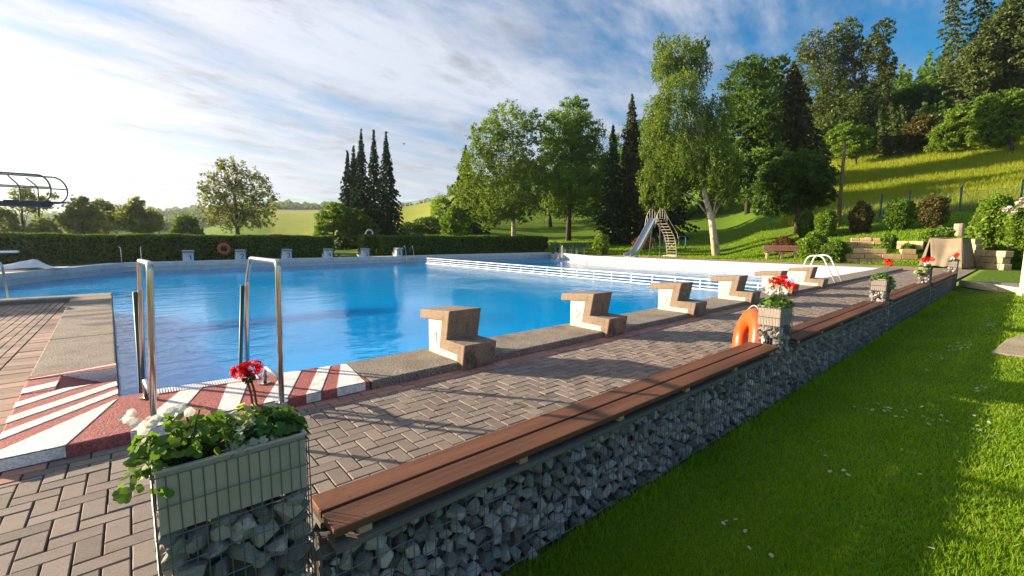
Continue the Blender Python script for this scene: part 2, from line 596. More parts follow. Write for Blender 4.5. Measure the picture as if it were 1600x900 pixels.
M['lf_silver'] = leaf_mat('cream_edged_leaf', (.12, .22, .13), (.42, .48, .36), .3, 26)
M['lf_dark'] = leaf_mat('dark_leaf', (.040, .085, .016), (.095, .175, .03), .38, .45)
M['lf_mid'] = leaf_mat('mid_leaf', (.065, .135, .018), (.14, .23, .03), .42, .4)
M['lf_light'] = leaf_mat('light_leaf', (.10, .19, .02), (.19, .29, .035), .45, .4)
M['lf_birch'] = leaf_mat('birch_leaf', (.075, .135, .022), (.17, .24, .036), .45, .4)
M['lf_willow'] = leaf_mat('willow_leaf', (.12, .15, .07), (.21, .24, .11), .45, .4)
M['lf_mist'] = leaf_mat('haze_pale_leaf', (.12, .16, .07), (.20, .24, .10), .45, .4)  # aerial haze is put into this leaf colour, paler than the trees themselves
M['lf_spruce'] = leaf_mat('spruce_needle', (.018, .042, .020), (.045, .085, .036), .12, .6)
M['lf_brown'] = leaf_mat('brown_spruce_needle', (.045, .055, .022), (.10, .105, .04), .2, .6)
M['lf_pine'] = leaf_mat('pine_needle', (.05, .08, .025), (.11, .14, .04), .25, .5)
M['lf_hedge'] = leaf_mat('hedge_leaf', (.06, .12, .022), (.12, .20, .035), .3, 1.2)
M['lf_bush'] = leaf_mat('bush_leaf', (.10, .19, .02), (.19, .29, .03), .4, 1.5)
M['lf_olive'] = leaf_mat('bronze_leaf', (.08, .075, .02), (.13, .115, .035), .3, 1.5)
M['lf_red'] = leaf_mat('bronze_red_leaf', (.12, .06, .03), (.18, .095, .04), .3, 1.5)
M['grass'] = leaf_mat('grass_blade', (.095, .19, .014), (.22, .33, .025), .5, .9, .02, (2.6, 2.3, .35))
M['dry'] = leaf_mat('dry_blade', (.22, .22, .06), (.38, .34, .12), .4, .9, .02, (1.3, 1.2, .7))
M['meadow'] = leaf_mat('meadow_grass', (.17, .24, .02), (.30, .33, .04), .5, .15, .02, (2.1, 1.9, .4))
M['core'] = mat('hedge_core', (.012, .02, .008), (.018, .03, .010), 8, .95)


def ground_mat():
    mt, n, l = new_mat('turf')
    out = N(n, 'ShaderNodeOutputMaterial')
    b = N(n, 'ShaderNodeBsdfPrincipled')
    b.inputs['Roughness'].default_value = .95
    b.inputs['Specular IOR Level'].default_value = .05
    tc = N(n, 'ShaderNodeTexCoord')
    at_ = N(n, 'ShaderNodeAttribute', attribute_name='cover')
    n1 = N(n, 'ShaderNodeTexNoise', i_Scale=.35, i_Detail=6.)
    n2 = N(n, 'ShaderNodeTexNoise', i_Scale=9., i_Detail=5.)
    for q in (n1, n2):
        l.new(tc.outputs['Object'], q.inputs['Vector'])
    lawn = N(n, 'ShaderNodeMix', data_type='RGBA')
    lawn.inputs['A'].default_value = (.07, .135, .016, 1)
    lawn.inputs['B'].default_value = (.13, .205, .022, 1)
    l.new(n2.outputs[0], lawn.inputs['Factor'])
    mead = N(n, 'ShaderNodeMix', data_type='RGBA')
    mead.inputs['A'].default_value = (.18, .23, .03, 1)
    mead.inputs['B'].default_value = (.31, .33, .06, 1)
    l.new(n1.outputs[0], mead.inputs['Factor'])
    mx = N(n, 'ShaderNodeMix', data_type='RGBA')
    l.new(at_.outputs['Fac'], mx.inputs['Factor'])
    l.new(lawn.outputs['Result'], mx.inputs['A'])
    l.new(mead.outputs['Result'], mx.inputs['B'])
    l.new(mx.outputs['Result'], b.inputs['Base Color'])
    bp = N(n, 'ShaderNodeBump')
    bp.inputs['Distance'].default_value = .06
    l.new(n2.outputs[0], bp.inputs['Height'])
    l.new(bp.outputs[0], b.inputs['Normal'])
    l.new(b.outputs[0], out.inputs[0])
    return mt


M['turf'] = ground_mat()


def water_mat():
    mt, n, l = new_mat('pool_water')
    out = N(n, 'ShaderNodeOutputMaterial')
    tc = N(n, 'ShaderNodeTexCoord')
    mp = N(n, 'ShaderNodeMapping')
    mp.inputs['Rotation'].default_value = (0, 0, rad(35))
    mp.inputs['Scale'].default_value = (1, 2.0, 1)
    l.new(tc.outputs['Object'], mp.inputs[0])
    a = N(n, 'ShaderNodeTexNoise', i_Scale=1.1, i_Detail=3., i_Roughness=.5, i_Distortion=.4)
    b = N(n, 'ShaderNodeTexNoise', i_Scale=5.5, i_Detail=2., i_Roughness=.5)
    w = N(n, 'ShaderNodeTexNoise', i_Scale=.16, i_Detail=1.)
    for q in (a, b):
        l.new(mp.outputs[0], q.inputs['Vector'])
    l.new(tc.outputs['Object'], w.inputs['Vector'])
    s = N(n, 'ShaderNodeMath', operation='MULTIPLY_ADD')
    s.inputs[1].default_value = .32
    l.new(b.outputs[0], s.inputs[0])
    l.new(a.outputs[0], s.inputs[2])
    wr = N(n, 'ShaderNodeMapRange')
    wr.inputs['From Min'].default_value = .35
    wr.inputs['From Max'].default_value = .65
    wr.inputs['To Min'].default_value = .25
    wr.inputs['To Max'].default_value = 1.
    l.new(w.outputs[0], wr.inputs['Value'])
    bp = N(n, 'ShaderNodeBump')
    bp.inputs['Distance'].default_value = .03
    l.new(wr.outputs[0], bp.inputs['Strength'])
    l.new(s.outputs[0], bp.inputs['Height'])
    d = N(n, 'ShaderNodeSubsurfaceScattering', falloff='BURLEY')
    d.inputs['Scale'].default_value = 1.0
    d.inputs['Radius'].default_value = (.3, 1.8, 2.4)
    d.inputs['Color'].default_value = (.0, .42, 1.0, 1)
    t = N(n, 'ShaderNodeBsdfTransparent')
    t.inputs['Color'].default_value = (.45, .88, .99, 1)
    m1 = N(n, 'ShaderNodeMixShader')
    m1.inputs[0].default_value = .22
    l.new(d.outputs[0], m1.inputs[1])
    l.new(t.outputs[0], m1.inputs[2])
    g = N(n, 'ShaderNodeBsdfGlossy')
    g.inputs['Roughness'].default_value = .03
    l.new(bp.outputs[0], g.inputs['Normal'])
    f = N(n, 'ShaderNodeFresnel')
    f.inputs['IOR'].default_value = 1.5
    l.new(bp.outputs[0], f.inputs['Normal'])
    m2 = N(n, 'ShaderNodeMixShader')
    l.new(f.outputs[0], m2.inputs[0])
    l.new(m1.outputs[0], m2.inputs[1])
    l.new(g.outputs[0], m2.inputs[2])
    l.new(m2.outputs[0], out.inputs[0])
    return mt


M['water'] = water_mat()

# ------------------------------------------------------------------ terrain
COLS = [(-700, [(0, 0), (45, 0), (90, -1), (250, -2), (700, 8)]),
        (0, [(0, 0), (40, 0), (90, -2), (250, -2), (500, 8), (800, 22)]),
        (260, [(0, 0), (40, 0), (90, -2), (250, 0), (500, 16), (800, 34)]),
        (440, [(0, 0), (40, .1), (80, -.5), (120, 1.5), (180, 7.5), (250, 12.5), (330, 13), (500, 26), (700, 42)]),
        (620, [(0, 0), (40, .1), (60, .6), (90, 2.2), (150, 7.5), (230, 16.5), (320, 16), (480, 30), (700, 44)]),
        (740, [(0, 0), (36, 0), (50, .9), (70, 2.8), (100, 6.5), (150, 13), (250, 26), (500, 40), (700, 44)]),
        (860, [(0, 0), (40, 0), (55, 1.1), (70, 2.4), (100, 6.5), (250, 32), (700, 60)]),
        (1000, [(0, 0), (40, 0), (47, .5), (60, 1.9), (80, 5), (110, 11), (250, 40), (700, 80)]),
        (1120, [(0, 0), (41, 0), (50, 1.0), (62, 2.8), (80, 7), (120, 20), (250, 50), (700, 90)]),
        (1200, [(0, 0), (35, 0), (42, 1.0), (52, 2.6), (66, 5.5), (85, 11), (120, 23), (250, 55), (700, 90)]),
        (1300, [(0, 0), (34, .05), (37, .8), (43, 1.9), (50, 3.3), (65, 7.0), (85, 12.4), (120, 25), (250, 60), (700, 90)]),
        (1450, [(0, 0), (33, .05), (36, .8), (42, 2.1), (50, 3.5), (65, 7.2), (85, 12.9), (100, 18), (130, 29), (250, 62), (700, 90)]),
        (1600, [(0, 0), (33, .05), (36, .8), (42, 2.0), (54, 4.4), (70, 8.8), (85, 13.2), (100, 18), (130, 29), (250, 62), (700, 90)]),
        (2600, [(0, 0), (33, .05), (36, .6), (42, 1.6), (54, 3.5), (85, 10), (130, 20), (250, 45), (700, 70)])]
CPX = np.array([c[0] for c in COLS], float)


def ground_np(x, y):
    x, y = np.asarray(x, float), np.asarray(y, float)
    D = np.hypot(x, y)
    da = (YAW - np.arctan2(y, x) + PI) % (2 * PI) - PI
    px = 800 + FPX * np.tan(np.clip(da, -1.14, 1.205))
    vals = np.array([np.interp(D, [q[0] for q in c[1]], [q[1] for q in c[1]]) for c in COLS])
    k = np.clip(np.searchsorted(CPX, px) - 1, 0, len(CPX) - 2)
    t = np.clip((px - CPX[k]) / (CPX[k + 1] - CPX[k]), 0, 1)
    t = t * t * (3 - 2 * t)
    idx = np.arange(len(px)) if px.ndim else 0
    h = vals[k, idx] * (1 - t) + vals[k + 1, idx] * t if px.ndim else vals[k] * (1 - t) + vals[k + 1] * t
    back = np.clip((np.abs(da) - 1.25) / .6, 0, 1)     # behind the camera the land lies flat
    dip = np.clip((y - .25) / 1.15, 0, 1) * (y < 1.7) * np.clip((x + 3) / 2, 0, 1) * np.clip((20.5 - x) / 1.5, 0, 1)
    return h * (1 - back) - .04 - .17 * dip * dip * (3 - 2 * dip)


def gz(x, y):
    return float(ground_np(np.array([x]), np.array([y]))[0])


def G(px, D, py=371):
    p = atD(px, py, D)
    return Vector((p.x, p.y, gz(p.x, p.y)))


def build_terrain():
    xs = np.unique(np.round(np.concatenate([np.arange(-520, -40, 24), np.arange(-40, -12.1, 4), [-12.6, -12.5], np.arange(-11, 32, 2.0), [31.4, 31.5, 32], np.arange(33, 130, 1.5), np.arange(130, 320, 8), np.arange(320, 800, 24)]), 2))
    ys = np.unique(np.round(np.concatenate([np.arange(-420, -40, 24), np.arange(-40, -1.1, 2.0), [-1., -.4, 0., .25, .5, .75, 1.0, 1.2, 1.4, 1.62, 1.68], np.arange(3, 30, 2.0), [31.9, 32.0], np.arange(33, 130, 1.5), np.arange(130, 320, 8), np.arange(320, 800, 24)]), 2))
    X, Y = np.meshgrid(xs, ys)
    Z = ground_np(X.ravel(), Y.ravel())
    Xr, Yr = X.ravel(), Y.ravel()
    inside = (Xr > -12.55) & (Xr < 31.45) & (Yr > 1.65) & (Yr < 31.95)
    Z = np.where(inside, -2.6, Z)
    D = np.hypot(Xr, Yr)
    bump = .05 * np.sin(Xr * .9 + 1.3) * np.sin(Yr * .7) + .04 * np.sin(Xr * 2.1) * np.sin(Yr * 1.7 + .5)
    Z = Z + np.where(D > 36, bump * np.clip((D - 36) / 10, 0, 1), 0)
    nx, ny = len(xs), len(ys)
    fs = [(j * nx + i, j * nx + i + 1, (j + 1) * nx + i + 1, (j + 1) * nx + i) for j in range(ny - 1) for i in range(nx - 1)]
    me = bpy.data.meshes.new('ground')
    me.from_pydata(np.stack([Xr, Yr, Z], 1).tolist(), [], fs)
    me.materials.append(M['turf'])
    a = me.attributes.new('cover', 'FLOAT', 'POINT')
    da = (YAW - np.arctan2(Yr, Xr) + PI) % (2 * PI) - PI
    px = 800 + FPX * np.tan(np.clip(da, -1.2, 1.2))
    cover = np.where(px > 1220, np.clip((D - 51) / 3, 0, 1), 0)
    cover = np.maximum(cover, np.where((px < 740) & (px > 425), np.clip((D - 90) / 20, 0, 1), 0))
    a.data.foreach_set('value', cover.astype(np.float32))
    me.polygons.foreach_set('use_smooth', [True] * len(me.polygons))
    o = bpy.data.objects.new('ground', me)
    COL.objects.link(o)
    tag(o, kind='structure')


build_terrain()

# ------------------------------------------------------------------ pool
COP = .08
WATER_Z = -.42
POOL = [(-.17, 4.90), (1.7, 4.68), (27.3, 4.68), (26.9, 22.6), (30.4, 30.0), (-.4, 30.0), (-3.7, 23.9), (-9.0, 14.25), (-.45, 14.18)]


def build_pool():
    mb = MB()
    n = len(POOL)
    mats = [M['tile'], M['pool_wall'], M['blue_paint'], M['pool_floor']]
    for i in range(n):
        a, b = POOL[i], POOL[(i + 1) % n]
        up = 1 if i in (2, 3) else 0
        q = lambda z: [(a[0], a[1], z), (b[0], b[1], z)]
        t = q(.03)
        w = q(WATER_Z - .02)
        f = q(-1.5)
        mb.add([t[0], t[1], w[1], w[0]], [(0, 1, 2, 3)], up)
        mb.add([w[0], w[1], f[1], f[0]], [(0, 1, 2, 3)], 2)
    mb.add([(p[0], p[1], -1.5) for p in POOL], [tuple(range(n))], 3)
    pool = mb.build('pool_basin', mats)
    tag(pool, kind='structure')
    w = MB().add([(p[0], p[1], WATER_Z) for p in POOL], [tuple(range(n))])
    wo = w.build('pool_water', M['water'])
    tag(wo, kind='structure')
    # coping slabs along the near edge
    xs = [1.63, 2.835, 5.335, 7.835, 10.335, 12.835, 15.335, 18.0, 21.0, 24.0, 27.8]
    for a, b in zip(xs[:-1], xs[1:]):
        MB().poly([(a + .004, 3.95), (b - .004, 3.95), (b - .004, 4.72), (a + .004, 4.72)], -.25, COP).build('coping_slab', M['coping'], pool, bevel=.014)
    # left arm, running away from the viewer, and its end
    ys = [6.0, 8.2, 10.4, 12.5]
    ex = lambda y: -.21 - (y - 6) * .0293
    eo = lambda y: -.84 - (y - 6) * .0345
    for a, b in zip(ys, ys[1:] + [13.54]):
        MB().poly([(eo(a), a + .004), (ex(a), a + .004), (ex(b), b - .004), (eo(b), b - .004)], -.25, COP).build('coping_slab', M['coping'], pool, bevel=.014)
    for a, b in ((-.44, -2.9), (-2.9, -5.4), (-5.4, -9.0)):
        MB().poly([(b + .004, 13.548), (a - .004, 13.548), (a - .004, 14.2), (b + .004, 14.2)], -.25, COP).build('coping_slab', M['coping'], pool, bevel=.014)
    # far side, diagonal, right side: pale kerbs
    def strip(a, b, w, z=.05, step=2.5):
        a, b = Vector((a[0], a[1], 0)), Vector((b[0], b[1], 0))
        d = (b - a)
        L = d.length
        d.normalize()
        nn = Vector((d.y, -d.x, 0)) * w
        k = max(1, round(L / step))
        for i in range(k):
            p, q = a + d * (L * i / k + .006), a + d * (L * (i + 1) / k - .006)
            e = d * 0
            MB().poly([p - nn * .06, q - nn * .06, q + nn, p + nn], -.2, z).build('kerb_slab', M['white_coping'], pool, bevel=.012)
    strip((30.4, 30.0), (27.0, 22.6), -.5)
    strip((-.4, 30.0), (30.4, 30.0), -.55)
    strip((26.9, 22.6), (27.3, 4.72), -.5)
    strip((-9.0, 14.25), (-3.7, 23.9), -.55)
    strip((-3.7, 23.9), (-.4, 30.0), -.55)
    return pool


POOL_O = build_pool()


def build_corner(pool):
    """striped corner of the coping with its sunken notch"""
    c = MB()
    c.poly([(-.755, 3.95), (1.62, 3.95), (1.66, 4.69), (-.17, 4.92), (-.195, 5.48), (-.82, 5.48)], -.25, COP)
    # strip left of the notch, up to the raised slab
    c.poly([(-.82, 5.484), (-.60, 5.484), (-.60, 5.996), (-.838, 5.996)], -.25, COP)
    co = c.build('striped_coping', M['red_paint'], pool, bevel=.012)
    r = MB()
    r.loft([(-.597, 5.484, -.3), (-.196, 5.484, -.3), (-.21, 5.996, -.3), (-.597, 5.996, -.3)],
           [(-.597, 5.484, COP - .002), (-.196, 5.484, -.10), (-.21, 5.996, -.10), (-.597, 5.996, COP - .002)])
    r.build('notch_ramp', M['red_paint'], co)
    Zp = COP + .004

    def sheet(name, pts, m, z=Zp):
        MB().poly(pts, z - .003, z).build(name, m, co)
    # transverse stripes on the near edge
    for (i0, i1, o1, o0) in (((1.655, 4.66), (1.60, 4.675), (1.31, 3.952), (1.57, 3.952)), ((1.50, 4.69), (1.38, 4.70), (1.05, 3.952), (1.17, 3.952)),
                             ((1.22, 4.72), (1.05, 4.745), (.72, 3.952), (.90, 3.952)), ((.77, 4.775), (.60, 4.795), (.40, 3.952), (.54, 3.952)),
                             ((.42, 4.82), (.27, 4.84), (-.10, 3.952), (.12, 3.952))):
        sheet('painted_stripe', [i0, i1, o1, o0], M['white_paint'])
    # fan of stripes round the corner
    for pts in (((-.18, 4.84), (-.42, 3.952), (-.745, 3.952), (-.752, 4.08)), ((-.185, 5.15), (-.182, 5.0), (-.765, 4.33), (-.775, 4.49)),
                ((-.20, 5.44), (-.19, 5.28), (-.785, 4.69), (-.795, 4.86)), ((-.36, 5.47), (-.50, 5.39), (-.80, 5.08), (-.808, 5.24), (-.56, 5.475))):
        sheet('painted_stripe', pts, M['white_paint'])
    sheet('painted_stripe', [(-.815, 5.50), (-.61, 5.60), (-.61, 5.80), (-.825, 5.68)], M['white_paint'])
    sheet('painted_stripe', [(-.84, 6.01), (-.215, 6.01), (-.218, 6.22), (-.845, 6.16)], M['red_paint'])
    sheet('painted_stripe', [(-.84, 6.02), (-.80, 6.01), (-.217, 6.14), (-.217, 6.20)], M['white_paint'], Zp + .003)
    # white upright face at the back of the notch and along its foot
    MB().loft([(-.597, 5.992, COP), (-.21, 5.992, -.095), (-.21, 5.992, COP), (-.40, 5.992, COP)],
              [(-.597, 5.986, COP), (-.21, 5.986, -.095), (-.21, 5.986, COP), (-.40, 5.986, COP)]).build('painted_face', M['white_paint'], co)
    f = MB()
    for a, b in ((-.755, -.42), (-.10, .12), (.40, .54), (.72, .90), (1.05, 1.17), (1.31, 1.57)):
        f.box(a, b, 3.945, 3.949, .005, COP - .004)
    f.build('painted_face', M['white_paint'], co)
    g = MB()                                     # slatted overflow grate inside the ladder recess
    for i in range(40):
        x = .085 + i * .019
        g.obox((x, 4.80 - (x - .4) * .11, .083), (.006, 0, 0), (0, .075, 0), (0, 0, .006))
    g.build('overflow_grate', M['grate'], co)


build_corner(POOL_O)


# ------------------------------------------------------------------ paving
def herringbone(x0, x1, y0, y1):
    w = .1
    out = []
    for i in range(int(x0 / w) - 3, int(x1 / w) + 3):
        for j in range(int(y0 / w) - 3, int(y1 / w) + 3):
            d = (i - j) % 4
            if d == 0:
                r = (i * w, (i + 2) * w, j * w, (j + 1) * w)
            elif d == 3:
                r = (i * w, (i + 1) * w, j * w, (j + 2) * w)
            else:
                continue
            a, b, c, e = max(r[0], x0), min(r[1], x1), max(r[2], y0), min(r[3], y1)
            if b - a > .03 and e - c > .03:
                out.append((a, b, c, e))
    return out


def stretcher(x0, x1, y0, y1, along='y', w=.1, L=.2):
    out = []
    if along == 'y':
        i = 0
        x = x1
        while x > x0 + .03:
            y = y0 - (L / 2 if i % 2 else 0)
            while y < y1:
                c, e = max(y, y0), min(y + L, y1)
                if e - c > .03:
                    out.append((max(x - w, x0), x, c, e))
                y += L
            x -= w
            i += 1
    else:
        i = 0
        y = y1
        while y > y0 + .03:
            x = x0 - (L / 2 if i % 2 else 0)
            while x < x1:
                a, b = max(x, x0), min(x + L, x1)
                if b - a > .03:
                    out.append((a, b, max(y - w, y0), y))
                x += L
            y -= w
            i += 1
    return out


def build_deck():
    base = MB()
    base.poly([(-12, 1.72), (31.4, 1.72), (31.4, 3.95), (-12, 3.95)], -.4, -.012)
    base.poly([(-12, 3.9505), (-.8, 3.9505), (-1.10, 13.54), (-12, 13.54)], -.4, -.0125)
    base.poly([(27.8, 3.9505), (31.4, 3.9505), (31.4, 31.9), (31.0, 31.9), (30.95, 29.9), (27.75, 22.9)], -.4, -.0125)
    base.poly([(-12, 30.55), (30.96, 30.55), (30.99, 31.9), (-12, 31.9)], -.4, -.0125)
    base.poly([(-12, 13.545), (-9.1, 13.545), (-9.55, 14.3), (-.95, 30.54), (-12, 30.54)], -.4, -.0125)
    deck = tag(base.build('deck', M['joint']), kind='structure')
    P = []
    YR = 3.75
    for r in herringbone(-6.5, 31.3, 1.74, YR):
        P.append((r, 0))
    for r in stretcher(-6.5, 31.3, YR, 3.945, 'x'):
        P.append((r, 1 if r[0] > 1.2 else 0 if random.random() < .75 else 1))
    for r in stretcher(-4.5, -1.17, 3.95, 13.5, 'y'):
        P.append((r, 2 if random.random() < .72 else 0))
    # soldier strips beside the left coping
    for k in range(48):
        y = 3.955 + k * .2
        if y > 13.3:
            break
        x1 = -.775 - (y - 4) * .0345 - .01
        x1 = min(x1, -.79 - (y - 4) * .0345)
        P.append(((-1.165, x1, y, y + .2), 2))
    for r in stretcher(27.85, 31.3, 3.96, 22.6, 'y', .2, .4):
        P.append((r, 2))
    # a paver: a slightly tapered block; each of its own height
    def corners(r, j=0.):
        a, b, c, e = r
        g, t = .0034, .0072
        z = random.uniform(-.003, .002)
        tx, ty = random.uniform(-.0012, .0012), random.uniform(-.0012, .0012)
        v = [(a + g, c + g, -.03), (b - g, c + g, -.03), (b - g, e - g, -.03), (a + g, e - g, -.03)]
        for (x, y, sx, sy) in ((a + g, c + g, 1, 1), (b - g, c + g, -1, 1), (b - g, e - g, -1, -1), (a + g, e - g, 1, -1)):
            v.append((x, y, z - .006 + (tx if sx > 0 else -tx) + (ty if sy > 0 else -ty)))
        for (x, y, sx, sy) in ((a + t, c + t, 1, 1), (b - t, c + t, -1, 1), (b - t, e - t, -1, -1), (a + t, e - t, 1, -1)):
            v.append((x, y, z + (tx if sx > 0 else -tx) + (ty if sy > 0 else -ty)))
        return v
    FS = [(8, 9, 10, 11)] + [(i, (i + 1) % 4, 4 + (i + 1) % 4, 4 + i) for i in range(4)] + [(4 + i, 4 + (i + 1) % 4, 8 + (i + 1) % 4, 8 + i) for i in range(4)]
    score = []
    for idx, (r, k) in enumerate(P):
        cx, cy = (r[0] + r[1]) / 2, (r[2] + r[3]) / 2
        q = project((cx, cy, 0))
        if q is None or not (4 < q[0] < 1596 and 300 < q[1] < 892):
            continue
        if cx > .5 and CAMH * (1 - 1.79 / cy) < .42:
            continue
        if 175 < q[0] < 485 and q[1] > 640:
            continue
        d = math.hypot(cx, cy)
        score.append((cy / d ** 3 * 0 + 1 / d ** 2 * (r[1] - r[0]) * (r[3] - r[2]), idx))
    score.sort(reverse=True)
    single = set(i for _, i in score[:300])
    names = [M['paver'], M['paver_red'], M['paver_brown']]
    rest = [MB(), MB(), MB()]
    for idx, (r, k) in enumerate(P):
        v = corners(r)
        if idx in single:
            c = Vector(((r[0] + r[1]) / 2, (r[2] + r[3]) / 2, 0))
            o = MB().add([Vector(p) - c for p in v], FS).build('paver', names[k], deck, loc=c)
        else:
            rest[k].add(v, FS)
    for k in range(3):
        o = rest[k].build('paving', names[k], deck)
        tag(o, kind='stuff')
    # pavements on the far sides of the pool
    return deck


DECK = build_deck()

# ------------------------------------------------------------------ gabion wall, pillars, benches
STONES = []


def stone_mesh(i):
    bm = bmesh.new()
    for _ in range(16):
        v = Vector((random.gauss(0, 1), random.gauss(0, 1), random.gauss(0, 1))).normalized() * random.uniform(.86, 1.08)
        bm.verts.new(v)
    bmesh.ops.convex_hull(bm, input=bm.verts)
    bmesh.ops.delete(bm, geom=[v for v in bm.verts if not v.link_faces], context='VERTS')
    me = bpy.data.meshes.new('stone')
    bm.to_mesh(me)
    bm.free()
    me.materials.append(M['stone'])
    return me


STONES = [stone_mesh(i) for i in range(14)]
ST_NP = []
for me in STONES:
    co = np.empty(len(me.vertices) * 3)
    me.vertices.foreach_get('co', co)
    ST_NP.append((co.reshape(-1, 3), [tuple(p.vertices) for p in me.polygons]))


def pack_face(u0, u1, v0, v1, rmin, rmax):
    """discs packed over a rectangle, denser than touching"""
    pts = []
    tries = int((u1 - u0) * (v1 - v0) / (rmin * rmin) * 16)
    cell = {}
    cs = rmax * 2
    for k in range(tries):
        r = rmax - (rmax - rmin) * (k / tries)
        r *= random.uniform(.9, 1.1)
        x, y = random.uniform(u0 + r * .6, u1 - r * .6), random.uniform(v0 + r * .6, v1 - r * .6)
        ci, cj = int(x / cs), int(y / cs)
        ok = True
        for a in (-1, 0, 1):
            for b in (-1, 0, 1):
                for (px, py, pr) in cell.get((ci + a, cj + b), ()):
                    if (px - x) ** 2 + (py - y) ** 2 < ((pr + r) * .80) ** 2:
                        ok = False
                        break
                if not ok:
                    break
            if not ok:
                break
        if ok:
            cell.setdefault((ci, cj), []).append((x, y, r))
            pts.append((x, y, r))
    return pts


def fill_stones(parent, spots, nsingle):
    """spots: (point, outward axis index, r); the largest in view single, the rest joined"""
    def sc(s):
        q = project(s[0])
        if q is None or not (2 < q[0] < 1598 and 2 < q[1] < 898):
            return 0
        d = (s[0] - Vector((0, 0, CAMH))).length
        return s[2] / d
    spots = sorted(spots, key=sc, reverse=True)
    n = sum(1 for s in spots if sc(s) > 0)
    nsingle = min(nsingle, n)
    rest = MB()
    for i, (p, axis, r) in enumerate(spots):
        k = random.randrange(len(STONES))
        rot = Matrix.Rotation(random.uniform(0, 6.28), 3, 'Z') @ Matrix.Rotation(random.uniform(0, 6.28), 3, 'X')
        s = Vector((r * random.uniform(.95, 1.3), r * random.uniform(.9, 1.15), r * random.uniform(.8, 1.0)))
        if i < nsingle:
            inst(STONES[k], 'stone', parent, p, rot.to_euler(), s)
        else:
            co, fs = ST_NP[k]
            R3 = np.array(rot @ Matrix.Diagonal(s))
            rest.add((co @ R3.T + np.array(p)).tolist(), fs)
    if rest.v:
        tag(rest.build('stones', M['stone'], parent), kind='stuff')


def wire_grid(mb, axis, c, u0, u1, v0, v1, su, sv, r=.0016, wob=.003):
    """welded mesh in the plane axis=c (axis 0: x=c, u is y; axis 1: y=c, u is x), v is z"""
    def pt(u, v, o=0.):
        return (c + o, u, v) if axis == 0 else (u, c + o, v)
    k = max(1, round((u1 - u0) / su))
    for i in range(k + 1):
        u = u0 + (u1 - u0) * i / k
        mb.tube([pt(u, v0), pt(u + random.uniform(-wob, wob), (v0 + v1) / 2, random.uniform(-wob, wob)), pt(u, v1)], r, 4)
    k2 = max(1, round((v1 - v0) / sv))
    for i in range(k2 + 1):
        v = v0 + (v1 - v0) * i / k2
        n = max(2, int((u1 - u0) / .35))
        mb.tube([pt(u0 + (u1 - u0) * j / n, v + (random.uniform(-wob, wob) if 0 < j < n else 0), -.003) for j in range(n + 1)], r * 1.1, 4)


YF, YB = 1.53, 1.80         # wall faces: lawn side, deck side
ZF, ZS = -.26, .315         # foot, top of the stones
BENCH_SECT = [(.47, 4.68), (5.17, 9.44), (9.92, 14.17), (14.66, 19.86)]
PILLARS = [(.0, .405), (4.755, 5.10), (9.52, 9.85), (14.25, 14.58), (19.95, 20.28)]
WL = ['low stone-filled wire wall under the nearest wooden bench, longest in view',
      'stone-filled wire wall between the orange ring pillar and the next flower pillar',
      'stone-filled wire wall under the third wooden bench along the lawn',
      'most distant stone-filled wire wall, ending at the sunlit footpath kerb']
BL = ['two reddish-brown planks of the nearest bench in front of the striped pool corner',
      'wooden plank bench starting right behind the orange ring pillar',
      'third wooden plank bench, between the third and fourth flower boxes',
      'last and most distant plank bench, leading to the beige tent cover']


